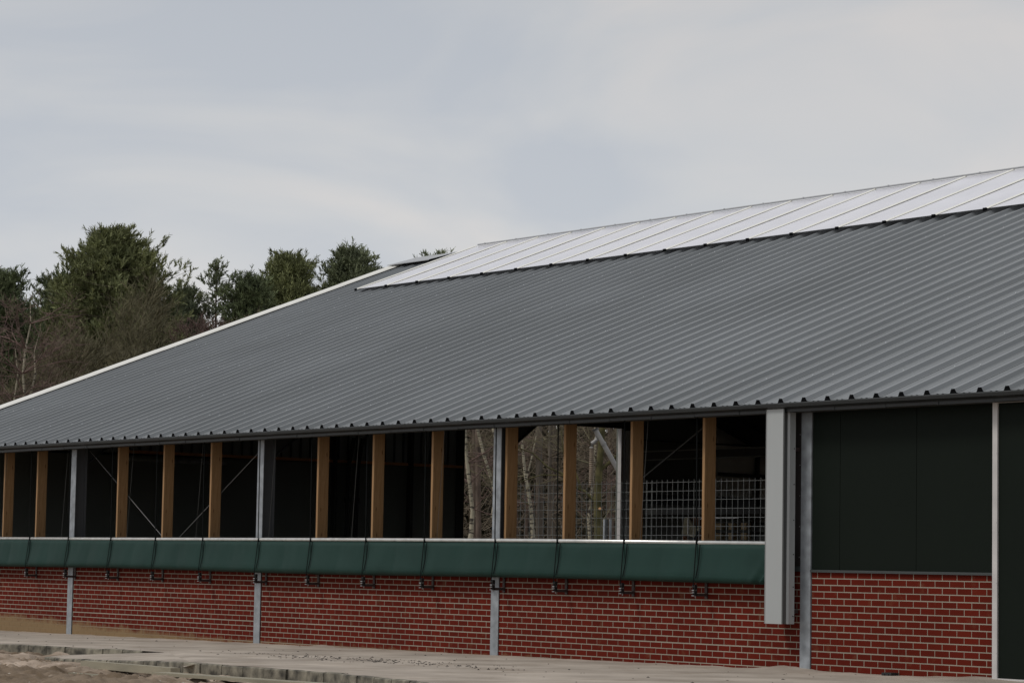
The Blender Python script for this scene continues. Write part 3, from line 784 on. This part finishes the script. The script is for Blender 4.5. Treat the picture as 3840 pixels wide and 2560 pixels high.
def fc(r):
    x = r.uniform(5, 18.5); y = lin(K2, max(8, x)) - abs(r.gauss(0, 2.0)) - .12; return x, y, zu(x)-.15-.012*max(0, -5.6-y)+.012
scatter('soil_clods', M['clod'], 2600, fc, .034, 3, 'brown clods and crumbs of churned soil in front of the kerb', 'soil')
# ------------------------------------------------------------------ vegetation
def foliage_mat(name, c1, c2, sc, isl, rough=.7):
    m = mat(name, c1, rough=rough, spec=.25, var=.18, vscale=sc, col2=c2, island=isl, detail=3)
    return m
M['needle_a'] = foliage_mat('pine_needles', (.170,.190,.085), (.225,.24,.108), .8, .45)
M['needle_b'] = foliage_mat('pine_needles_blue', (.165,.190,.115), (.21,.235,.13), .8, .45)
M['needle_c'] = foliage_mat('pine_needles_dark', (.115,.142,.075), (.15,.178,.085), .8, .45)
M['pinebark'] = mat('pine_bark', (.115,.085,.065), rough=.9, var=.4, vscale=5, bump=.6, bscale=14, stretch=(1,1,.35))
M['twig_brown'] = mat('bare_twigs_brown', (.125,.098,.065), rough=.85, island=.4)
M['twig_olive'] = mat('bare_twigs_olive', (.135,.120,.066), rough=.85, island=.4)
M['twig_purple'] = mat('bare_twigs_purple', (.15,.098,.082), rough=.85, island=.4)
M['moss'] = mat('mossy_bark', (.072,.070,.022), rough=.95, var=.5, vscale=3, col2=(.085,.075,.03), bump=.6, bscale=10)
M['bark_grey'] = mat('grey_brown_bark', (.12,.10,.078), rough=.9, var=.35, vscale=4, bump=.5, bscale=12, stretch=(1,1,.3))
def birch_mat():
    m = mat('birch_bark', (.36,.325,.235), rough=.7, var=.25, vscale=2.5)
    nt = m.node_tree; N = nt.nodes; L = nt.links; b = N['Principled BSDF']
    src = b.inputs['Base Color'].links[0].from_socket
    g = N.new('ShaderNodeNewGeometry'); mp = N.new('ShaderNodeMapping'); mp.inputs['Scale'].default_value = (3, 3, 11); L.new(g.outputs['Position'], mp.inputs[0])
    n = N.new('ShaderNodeTexNoise'); n.inputs['Scale'].default_value = 1.3; n.inputs['Detail'].default_value = 4; L.new(mp.outputs[0], n.inputs['Vector'])
    r = N.new('ShaderNodeMapRange'); r.inputs['From Min'].default_value = .54; r.inputs['From Max'].default_value = .60; L.new(n.outputs['Fac'], r.inputs['Value'])
    mx = N.new('ShaderNodeMix'); mx.data_type = 'RGBA'; L.new(r.outputs[0], mx.inputs[0]); L.new(src, mx.inputs[6]); mx.inputs[7].default_value = (.05,.04,.03,1)
    L.new(mx.outputs[2], b.inputs['Base Color']); return m
M['birch'] = birch_mat()

def tufts(P, Dr, size, rng, needles=17, width=.016):
    """P tuft roots, Dr shoot directions; returns V,F of thin needle triangles round each shoot"""
    n = len(P); k = needles
    P = np.repeat(P, k, 0); d = np.repeat(Dr, k, 0); s = np.repeat(size, k)
    t = rng.random(n*k)[:, None]
    root = P + d*s[:, None]*t
    rv = rng.normal(size=(n*k, 3)); rv -= (rv*d).sum(1)[:, None]*d; rv /= np.linalg.norm(rv, axis=1)[:, None]+1e-9
    nd = d*(.75+.5*rng.random((n*k,1))) + rv*.60; nd /= np.linalg.norm(nd, axis=1)[:, None]
    L = s[:, None]*(.30+.26*rng.random((n*k, 1)))
    side = np.cross(nd, rng.normal(size=(n*k, 3))); side /= np.linalg.norm(side, axis=1)[:, None]+1e-9
    w = width*(.7+.6*rng.random((n*k, 1)))
    V = np.stack([root-side*w, root+side*w, root+nd*L+side*w*.5, root+nd*L-side*w*.5], 1).reshape(-1, 3)
    F = np.arange(len(V)).reshape(-1, 4)
    return V, F

def pine(name, x, y, top, crown0, prof, seed, m, label, nb=90, lean=0, tw=1.0, group='pine trees beyond the barn', base=-.4, tsize=.40, density=1.0):
    """prof: list of (fraction of crown height, radius)"""
    rng = np.random.default_rng(seed); root = empty(name, (x, y, base)); tag(root, label, 'pine tree', group)
    H = top-base
    b = MB(); 
    zs = np.linspace(0, H*.97, 12)
    cx = lambda z: lean*(z/H)**2 + .15*math.sin(z*.4+seed)
    cy = lambda z: .15*math.cos(z*.37+seed*2)
    b.tube([(x+cx(z), y+cy(z), base+z) for z in zs], [max(.03, .24*(1-z/H)**.8) for z in zs], 8)
    fr = np.array([p[0] for p in prof]); rr = np.array([p[1] for p in prof])
    hc = top-crown0
    P = []; Dr = []; S = []
    for i in range(nb):
        f = (i+.5)/nb; f = f**.85
        z = crown0 + hc*f*.97; R = np.interp(f, fr, rr)*rng.uniform(.45, 1.15)*(1+.16*math.sin(i*2.399*3+f*9+seed))
        a = i*2.399+rng.uniform(-.4, .4)
        up = .25+.9*f
        o = np.array([x+cx(z-base), y+cy(z-base), z]); d = np.array([math.cos(a), math.sin(a), up*.55]); d /= np.linalg.norm(d)
        L = R/max(.3, math.hypot(d[0], d[1]))
        o2 = o.copy(); o2[2] -= L*d[2]*.75
        mid = o2 + d*L*.55 + np.array([0, 0, .03*L]); end = o2 + d*L + np.array([0, 0, .12*L])
        b.tube([o2, mid, end], [.035+.012*L, .022, .010], 4, caps=False)
        nsub = max(3, int((4+4.2*R)*density))
        for kk in range(nsub):
            t = 1-(rng.random()**1.5)*.75
            q0 = o2 + (mid-o2)*(t/.55) if t < .55 else mid+(end-mid)*((t-.55)/.45)
            sp = .25+.30*R*t
            q1 = q0 + rng.normal(size=3)*np.array([sp, sp, sp*.45])
            b.tube([q0, (q0+q1)/2+np.array([0,0,-.04]), q1], [.014, .010, .006], 3, caps=False)
            for k in range(int(rng.integers(4, 8))):
                q = q1 + rng.normal(size=3)*np.array([.17, .17, .10])
                dd = np.array([d[0]*.6, d[1]*.6, .9]) + rng.normal(size=3)*.42
                P.append(q); Dr.append(dd/np.linalg.norm(dd)); S.append(tsize*rng.uniform(.6, 1.25))
    for k in range(10):                                    # leader shoots
        P.append([x+cx(H)+rng.normal()*.12, y+cy(H)+rng.normal()*.12, top-1.0+rng.random()*.75]); dd = np.array([0, 0, 1])+rng.normal(size=3)*.22; Dr.append(dd/np.linalg.norm(dd)); S.append(tsize)
    tr = b.build('trunk', M['pinebark'], root)
    V, F = tufts(np.array(P), np.array(Dr), np.array(S), rng, width=.020*tw)
    cr = raw_mesh('crown', V, F, m, root); cr.matrix_parent_inverse = Matrix.Translation(-root.location)
    return root

def bare(name, x, y, top, spread, seed, mt, mtr, label, base=-.4, r0=.13, depth=6, low=.25, group='bare trees in front of the pines', stems=1, up=.75, cat='bare tree', trunkpts=None, split=4, thin=.017):
    """leafless tree: trunk mesh + crown mesh of limbs and twigs"""
    rnd = random.Random(seed); root = empty(name, (x, y, base)); tag(root, label, cat, group)
    tb = MB(); cb = MB(); H = top-base
    def twig(p, d, L, r, dep):
        segs = 3 if dep > 1 else 2
        pts = [p]; q = p; dd = d
        for s in range(segs):
            dd = (dd + Vector((rnd.gauss(0,.16), rnd.gauss(0,.16), rnd.gauss(.05,.1)))).normalized()
            q = q + dd*L/segs; pts.append(q)
        rs = [max(thin*.45, r*(1-.55*i/segs)) for i in range(segs+1)]
        cb.tube(pts, rs, 3 if dep < 4 else 5, caps=False)
        if dep <= 0: return
        n = split if dep > 1 else split+1
        for k in range(n):
            t = rnd.uniform(.35, 1.0) if k < n-1 else 1.0
            i = min(segs-1, int(t*segs)); pp = pts[i].lerp(pts[i+1], t*segs-i)
            ax = Vector((rnd.gauss(0,1), rnd.gauss(0,1), rnd.gauss(0,.6))).normalized()
            nd = (dd*.9 + ax*.75 + Vector((0,0,.18*up))).normalized()
            twig(pp, nd, L*rnd.uniform(.58,.82), max(thin*.6, r*.55), dep-1)
    for s in range(stems):
        pts = []; ox = rnd.gauss(0, .35)*(s > 0); oy = rnd.gauss(0, .35)*(s > 0); lx, ly = rnd.gauss(0,.06), rnd.gauss(0,.06)
        HH = H*(.6 if s == 0 else rnd.uniform(.45,.58))
        nseg = 9
        for i in range(nseg+1):
            t = i/nseg
            pts.append(Vector((x+ox+(lx*HH+rnd.gauss(0,.05))*t, y+oy+(ly*HH+rnd.gauss(0,.05))*t, base+HH*t)))
        rs = [r0*(1-.62*i/nseg) for i in range(nseg+1)]
        tb.tube(pts, rs, 8, caps=False)
        nl = 7
        for k in range(nl):
            t = low+(1-low)*(k+1)/nl; i = min(nseg-1, int(t*nseg)); pp = pts[i].lerp(pts[i+1], max(0, min(1, t*nseg-i)))
            a = rnd.uniform(0, 2*PI); el = up*rnd.uniform(.6, 1.3)
            d = Vector((math.cos(a), math.sin(a), el)).normalized() if k < nl-1 else Vector((rnd.gauss(0,.2), rnd.gauss(0,.2), 1)).normalized()
            twig(pp, d, spread*rnd.uniform(.45,.75)*(1.1-.3*t), r0*.38, depth-1)
    tb.build('trunk', mtr, root)
    cb.build('crown', mt, root)
    return root

PROFT = [(0,2.6),(.3,2.8),(.5,2.45),(.66,1.9),(.80,1.3),(.92,.75),(1,.2)]
pine('pine_tree', -73.2, 41.3, 17.0, 9.4, PROFT, 11, M['needle_a'], 'tallest and broadest dark green pine standing left of the barn roof', nb=230, tsize=.46, density=1.1)
pine('pine_tree', -77.6, 41.0, 15.2, 8.8, [(0,1.6),(.3,2.0),(.6,1.5),(.85,.8),(1,.3)], 12, M['needle_c'], 'low dark pine leaning against the left side of the tallest pine', nb=90, tsize=.46, density=1.1)
pine('pine_tree', -71.6, 34.2, 14.4, 8.0, [(0,1.2),(.3,1.3),(.6,1.0),(.85,.6),(1,.2)], 13, M['needle_c'], 'dark pine cut off by the left edge of the picture', nb=80, tsize=.42)
pine('pine_tree', -73.0, 45.0, 14.6, 9.6, [(0,1.2),(.3,1.5),(.6,1.0),(.8,.5),(1,.2)], 14, M['needle_b'], 'small thin grey green pine with a single tall leader right of the tallest pine', nb=46, tsize=.40, density=.75)
pine('pine_tree', -71.9, 46.3, 15.9, 13.2, [(0,.3),(.3,.35),(.7,.25),(1,.1)], 24, M['needle_b'], 'spindly pine leader with sparse tufts on the skyline', nb=12, tsize=.34, density=.6)
pine('pine_tree', -72.2, 43.9, 13.9, 9.4, [(0,1.3),(.4,1.4),(.8,.7),(1,.2)], 25, M['needle_b'], 'low grey green pine filling the dip right of the tallest pine', nb=44, tsize=.42)
pine('pine_tree', -70.6, 47.2, 15.0, 12.0, [(0,1.0),(.4,.9),(.7,.6),(1,.2)], 15, M['needle_c'], 'low pine top just left of the upright pine by the roof edge', nb=40, tsize=.42)
pine('pine_tree', -73.6, 51.3, 16.7, 11.4, [(0,1.3),(.3,1.35),(.55,1.15),(.75,.9),(.9,.6),(1,.3)], 16, M['needle_a'], 'upright pine with several finger like tops above the white roof edge', nb=100, tsize=.46, density=1.05)
pine('pine_tree', -74.0, 55.8, 17.5, 11.5, [(0,2.2),(.25,2.1),(.5,1.6),(.75,1.0),(.9,.5),(1,.2)], 17, M['needle_b'], 'broad cone shaped pine nearest the ridge of the roof', nb=130, tsize=.46, density=1.0)
pine('pine_tree', -73.1, 60.6, 17.4, 14.2, [(0,1.2),(.4,1.2),(.7,.8),(1,.3)], 18, M['needle_b'], 'pine top peeping over the ridge between the grey cap and the white sheets', nb=50, tsize=.46)
pine('pine_tree', -77.2, 38.6, 13.2, 8.0, [(0,1.6),(.4,1.6),(.8,.9),(1,.3)], 19, M['needle_c'], 'short pine filling the gap behind the birch', nb=70, tsize=.45)

LAB = ['olive brown bare tree below the dark left pine', 'wide bare tree in front of the foot of the tallest pine', 'bare oak with spreading olive twigs right of centre of the tallest pine',
       'reddish bare tree between the thin pine and the roof edge', 'grey brown bare tree under the upright pine', 'twiggy bare tree beneath the low pine top', 'dark bare thicket tree low at the left edge', 'low olive bare tree just above the white roof edge']
BT = [(-58.9,30.0,10.6,3.6,'twig_olive'), (-60.6,33.1,13.0,4.2,'twig_olive'), (-55.3,32.4,10.8,3.8,'twig_olive'), (-61.1,38.3,14.6,3.4,'twig_purple'), (-61.3,41.8,15.4,3.4,'twig_brown'),
      (-63.7,41.7,15.2,3.4,'twig_olive'), (-48.5,23.9,7.6,3.2,'twig_brown'), (-49.6,26.2,9.0,3.4,'twig_olive')]
for i, (x, y, tp_, sp, mm) in enumerate(BT):
    bare('bare_tree', x, y, tp_, sp, 40+i, M[mm], M['bark_grey'], LAB[i], depth=6, low=.3)

# far wood: trunks, twigs and dark boughs too many to count
def far_wood():
    rng = np.random.default_rng(7); Vs = []; Fs = []; n0 = 0
    # band of positions running behind everything, from far left to behind the gable opening
    n = 9000
    t = rng.random(n)**1.15
    X = -98 + 60*t + rng.normal(size=n)*2.0; Y = 38 + 50*t + rng.normal(size=n)*2.0
    zt = 12.6 + .7*np.sin(t*19) + .6*np.sin(t*43+1)-2.6*t
    Z = rng.random(n)**.8*zt
    P = np.stack([X, Y, Z], 1); Dr = np.stack([rng.normal(size=n)*.5, rng.normal(size=n)*.5, np.ones(n)], 1); Dr /= np.linalg.norm(Dr, axis=1)[:, None]
    V, F = tufts(P, Dr, 1.0+rng.random(n)*.8, rng, needles=16, width=.05)
    return V, F
V, F = far_wood()
M['farwood'] = foliage_mat('far_wood_boughs', (.042,.040,.024), (.060,.056,.030), .12, .5)
tag(raw_mesh('far_wood', V, F, M['farwood']), 'dark mass of distant woodland closing the view behind the nearer trees', 'woodland', kind='stuff')

# undergrowth and litter behind the gable opening
def thicket():
    rnd = random.Random(77); b = MB()
    for _ in range(5200):
        t = rnd.random(); x = -37+rnd.gauss(0, 7)-6*t; y = 38+10*rnd.random()+rnd.gauss(0, 3)
        z = rnd.random()**1.2*8.2; L = rnd.uniform(.5, 1.6); a = rnd.uniform(0, 2*PI); e = rnd.uniform(-.4, 1.4)
        d = Vector((math.cos(a), math.sin(a), e)).normalized(); p = Vector((x, y, z))
        q = p+d*L*.5+Vector((0,0,rnd.gauss(0,.1))); r = p+d*L
        b.tube([p, q, r], [.016, .011, .005], 3, caps=False)
    return b
tag(thicket().build('undergrowth', M['twig_brown']), 'brown leafless undergrowth between the trunks beyond the gable opening', 'undergrowth', kind='stuff')
b = MB(); n = 90
def bk(i):
    a = math.radians(288 + 42*i/n)             # compass bearing from the yard
    r = 172+4*math.sin(i*.9); return 40+r*math.sin(a), -21+r*math.cos(a), 11.2+.8*math.sin(i*1.3)+.5*math.sin(i*2.9)-.035*i
for i in range(n):
    (xa, ya, ha), (xb, yb, hb) = bk(i), bk(i+1)
    b.quad((xa, ya, -1), (xb, yb, -1), (xb-1, yb+1, hb), (xa-1, ya+1, ha)); b.quad((xa-1, ya+1, ha), (xb-1, yb+1, hb), (xb-12, yb+9, hb-1), (xa-12, ya+9, ha-1))
M['bank'] = mat('wooded_bank', (.040,.032,.022), rough=1, var=.5, vscale=1.4, col2=(.07,.055,.036), stretch=(1,1,.25), bump=1, bscale=3)
tag(b.build('wooded_bank', M['bank']), kind='structure')

# individually visible trunks seen through the opening
def trunk_tree(pts, rs, m, name, label, cat, branches=(), seed=0, cm=None, cspread=1.6, ctop=None):
    root = empty(name, (pts[0][0], pts[0][1], pts[0][2])); tag(root, label, cat)
    b = MB()
    P = [Vector(p) for p in pts]
    # resample smoothly
    kf = .66 if 'birch' in name else .56
    b.tube(P, [q*kf for q in rs], 10, caps=False)
    for br, r in branches: b.tube([Vector(p) for p in br], [q*.6 for q in r], 8, caps=False)
    b.build('trunk', m, root, smooth=True)
    rnd = random.Random(seed); cb = MB()
    top = P[-1]
    def tw(p, d, L, r, dep):
        q = p+d*L; mid = p.lerp(q, .5)+Vector((rnd.gauss(0,.08), rnd.gauss(0,.08), rnd.gauss(0,.08)))*L
        cb.tube([p, mid, q], [r, r*.75, r*.5], 4, caps=False)
        if dep:
            for k in range(3):
                nd = (d+Vector((rnd.gauss(0,.7), rnd.gauss(0,.7), rnd.gauss(.1,.5)))).normalized(); tw(mid.lerp(q, rnd.random()), nd, L*.68, max(.006, r*.55), dep-1)
    for k in range(8 if not ctop else 26):
        i = rnd.choice([q for q in range(1, len(P)) if (2.5 if not ctop else 5) < P[q].z < (ctop or 7.2)]); a = rnd.uniform(0, 2*PI)
        tw(P[i], Vector((math.cos(a), math.sin(a), rnd.uniform(.1,.9))).normalized(), cspread*rnd.uniform(.5,1), .022, 3)
    cb.build('crown', cm or M['twig_brown'], root)
    return root
def left_birch():
    p = (-35.2, 16.9)
    trunk_tree([sx(p,-.25,-.4), sx(p,-.22,3.0), sx(p,-.15,4.6), sx(p,-.02,5.6), sx(p,.10,6.3), sx(p,.02,7.0), sx(p,.08,7.8), sx(p,.22,8.6), sx(p,.18,9.3)], [.13,.11,.09,.075,.06,.05,.045,.03,.015], M['birch'], 'birch_tree', 'white stemmed birch with purplish twigs at the left edge', 'birch',
        branches=(([sx(p,.02,5.7), sx(p,.30,6.4), sx(p,.42,7.0), sx(p,.36,7.7), sx(p,.5,8.3)], [.06,.055,.045,.03,.015]), ([sx(p,-.12,5.0), sx(p,-.22,6.2), sx(p,-.14,7.0), sx(p,-.25,7.8)], [.05,.045,.035,.02])), seed=12, cm=M['twig_purple'], cspread=1.5, ctop=9)
# unit vector sideways in the view (to the right) for placing bends: (.61,.79)
def sx(p, dx, z): return (p[0]+.61*dx, p[1]+.79*dx, z)
left_birch()
B1 = (-30.09, 30.86)
trunk_tree([sx(B1,-.09,-.4), sx(B1,-.04,1.3), sx(B1,.10,2.2), sx(B1,.14,3.0), sx(B1,.02,3.9), sx(B1,-.08,4.6), sx(B1,-.18,6), sx(B1,-.1,9)], [.15,.14,.13,.11,.10,.09,.07,.03], M['birch'], 'birch_tree', 'slightly curved white birch trunk at the left side of the gable opening', 'birch', seed=1, cm=M['twig_purple'])
B2 = (-31.16, 32.77)
trunk_tree([sx(B2,.42,-.4), sx(B2,.30,1.2), sx(B2,.12,2.2), sx(B2,-.05,2.9), sx(B2,.02,3.6), sx(B2,-.12,4.1), sx(B2,-.42,5.0), sx(B2,-.72,6.1), sx(B2,-.95,7.5), sx(B2,-1.1,10)], [.15,.14,.13,.12,.105,.09,.08,.075,.06,.03], M['birch'], 'birch_tree', 'pale forked birch that leans left between two building posts', 'birch',
           branches=(([sx(B2,.0,3.4), sx(B2,.10,3.9), sx(B2,.16,4.6), sx(B2,-.05,5.6), sx(B2,-.28,6.6), sx(B2,-.4,9)], [.08,.085,.08,.075,.06,.03]),), seed=2, cm=M['twig_purple'])
B3 = (-28.8, 32.55)
trunk_tree([sx(B3,.20,-.4), sx(B3,.10,1.4), sx(B3,.02,2.4), sx(B3,-.06,3.2), sx(B3,-.25,4.2), sx(B3,-.35,5.0), sx(B3,-.5,6.4), sx(B3,-.5,8)], [.15,.14,.11,.10,.08,.07,.05,.03], M['birch'], 'birch_tree', 'thin birch bending left behind the wire mesh', 'birch',
           branches=(([sx(B3,-.22,4.1), sx(B3,-.05,4.8), sx(B3,.1,5.6)], [.05,.045,.03]),), seed=3, cm=M['twig_olive'])
B4 = (-33.82, 39.09)
trunk_tree([sx(B4,.12,-.4), sx(B4,.10,1.5), sx(B4,-.02,3.0), sx(B4,.08,3.8), sx(B4,.2,5.5), sx(B4,.1,8)], [.11,.10,.09,.08,.06,.03], M['birch'], 'birch_tree', 'faint young birch left of the mossy trunk', 'birch', seed=4, cm=M['twig_purple'])
STR = [((-35.44,35.39), .19, 'broad brown pine trunk next to the left birch', 'pinebark'), ((-38.59,39.5), .20, 'straight pine trunk seen at the left of the wire mesh', 'pinebark'), ((-41.57,42.19), .15, 'slim straight pine trunk right of the first trunk behind the mesh', 'pinebark'),
       ((-36.46,38.98), .27, 'thick grey pine trunk in the middle of the gable opening', 'bark_grey'), ((-41.65,43.7), .18, 'grey trunk beside the thick grey one', 'bark_grey'), ((-31.6,35.5), .13, 'pale grey trunk touching the timber post', 'bark_grey'),
       ((-36.31,42.35), .18, 'brown trunk right of the mossy tree', 'pinebark'), ((-42.59,47.31), .22, 'distant brown trunk behind the steel upright', 'pinebark'), ((-37.4,36.6), .21, 'brown pine trunk left of the forked birch', 'pinebark'), ((-30.6,36.9), .16, 'dark trunk partly hidden by the spiral hose', 'bark_grey')]
for i, (p, r, lab, mm) in enumerate(STR):
    rr = random.Random(200+i); l = rr.uniform(-.25,.25)
    trunk_tree([sx(p,0,-.4), sx(p,l*.3,2.5), sx(p,l*.6,5), sx(p,l,7.5), sx(p,l,9.2)], [r*1.1, r, r*.9, r*.7, r*.4], M[mm], 'tree', lab, 'tree', seed=50+i, cspread=1.5)
Bm = (-24.29, 31.77)
t = trunk_tree([sx(Bm,.0,-.4), sx(Bm,-.02,1.6), sx(Bm,-.06,2.6), sx(Bm,-.10,3.4), sx(Bm,-.05,4.4), sx(Bm,.05,6), sx(Bm,.1,9)], [.36,.27,.25,.23,.20,.17,.1], M['moss'], 'oak_tree', 'dark green mossy oak with crooked branches and pale sawn stubs', 'oak',
    branches=(([sx(Bm,-.1,3.2), sx(Bm,-.5,3.6), sx(Bm,-.85,3.75), sx(Bm,-1.1,4.1), sx(Bm,-1.7,4.35), sx(Bm,-2.2,4.8), sx(Bm,-3.1,5.1)], [.10,.08,.07,.06,.05,.04,.02]),
              ([sx(Bm,-.6,3.62), sx(Bm,-.8,4.2), sx(Bm,-1.2,4.8), sx(Bm,-1.3,5.6)], [.06,.05,.04,.02]),
              ([sx(Bm,-.0,4.3), sx(Bm,.5,4.75), sx(Bm,1.0,5.0), sx(Bm,1.5,5.6)], [.10,.09,.07,.04]),
              ([sx(Bm,-1.1,4.1), sx(Bm,-1.9,4.1), sx(Bm,-2.8,3.8)], [.04,.03,.015])), seed=9, cm=M['twig_olive'], cspread=1.9)
for (dx, z, r) in ((-.02, 3.06, .045), (-.08, 1.55, .06)):
    p = Vector(sx(Bm, dx, z)); d = Vector((.79,-.61,0)); b = MB(); b.tube([p+d*.05, p+d*.22], r, 12)
    b.build('sawn_stub', M['sawn'], t)

# ------------------------------------------------------------------ camera
cam = D.cameras.new('Camera'); co = D.objects.new('Camera', cam); C.objects.link(co)
F_ = Vector((-0.7903903017988523, 0.6066937372684338, 0.08488745479503988))
R_ = Vector((0.6099972688343535, 0.7922035717587942, 0.017799800764010415))
U_ = Vector((0.05644911723799276, -0.0658499054810996, 0.9962315429212135))
mt4 = Matrix((R_, U_, -F_)).transposed().to_4x4(); mt4.translation = Vector((40.53174479, -21.64610661, 1.18841918))
co.matrix_world = mt4
cam.sensor_width = 36; cam.lens = 92.6935; cam.clip_start = .5; cam.clip_end = 3000
bpy.context.scene.camera = co

# ------------------------------------------------------------------ light
w = D.worlds.new('World'); bpy.context.scene.world = w; w.use_nodes = True
nt = w.node_tree; N = nt.nodes; L = nt.links
bg = N['Background']
SUN_EL, SUN_AZ = math.radians(50), math.radians(204)     # azimuth clockwise from +Y
sky = N.new('ShaderNodeTexSky'); sky.sky_type = 'NISHITA'; sky.sun_disc = False
sky.sun_elevation = SUN_EL; sky.sun_rotation = SUN_AZ; sky.air_density = 1.2; sky.dust_density = 2.5
tc = N.new('ShaderNodeTexCoord')
mp = N.new('ShaderNodeMapping'); mp.inputs['Scale'].default_value = (1, 1, 2.3); mp.inputs['Location'].default_value = (.9, .35, .1)
L.new(tc.outputs['Generated'], mp.inputs[0])
n1 = N.new('ShaderNodeTexNoise'); n1.inputs['Scale'].default_value = 6.5; n1.inputs['Detail'].default_value = 7; n1.inputs['Roughness'].default_value = .46; n1.inputs['Distortion'].default_value = .6
L.new(mp.outputs[0], n1.inputs['Vector'])
r1 = N.new('ShaderNodeValToRGB')
els = r1.color_ramp.elements
els[0].position = .38; els[0].color = (5.1, 5.35, 5.8, 1)
els[1].position = .63; els[1].color = (6.55, 6.33, 6.24, 1)
e = els.new(.5); e.color = (5.8, 5.88, 6.06, 1)
L.new(n1.outputs['Fac'], r1.inputs[0])
mx = N.new('ShaderNodeMix'); mx.data_type = 'RGBA'; mx.inputs[0].default_value = .9
spz = N.new('ShaderNodeSeparateXYZ'); L.new(tc.outputs['Generated'], spz.inputs[0])
gr = N.new('ShaderNodeMapRange'); gr.inputs['From Min'].default_value = .10; gr.inputs['From Max'].default_value = .24; gr.inputs['To Min'].default_value = 1.12; gr.inputs['To Max'].default_value = .95
L.new(spz.outputs['Z'], gr.inputs['Value'])
vm = N.new('ShaderNodeVectorMath'); vm.operation = 'SCALE'; L.new(r1.outputs[0], vm.inputs[0]); L.new(gr.outputs[0], vm.inputs['Scale'])
L.new(sky.outputs[0], mx.inputs[6]); L.new(vm.outputs[0], mx.inputs[7])
L.new(mx.outputs[2], bg.inputs['Color']); bg.inputs['Strength'].default_value = .1

sun = D.lights.new('Sun', 'SUN'); sun.energy = 1.35; sun.angle = math.radians(14); sun.color = (1, .96, .9)
so = D.objects.new('Sun', sun); C.objects.link(so)
dv = Vector((math.sin(SUN_AZ)*math.cos(SUN_EL), math.cos(SUN_AZ)*math.cos(SUN_EL), math.sin(SUN_EL)))
so.rotation_euler = dv.to_track_quat('Z', 'Y').to_euler()

# parts of parts were built in world space: undo the parents' offsets
bpy.context.view_layer.update()
for o in D.objects:
    if o.type == 'MESH' and o.parent and o.parent.type == 'MESH' and not o.name.startswith('timber_post'):
        o.matrix_parent_inverse = o.parent.matrix_world.inverted()
sc = bpy.context.scene
sc.view_settings.view_transform = 'Standard'; sc.view_settings.look = 'None'; sc.view_settings.exposure = 0; sc.view_settings.gamma = 1
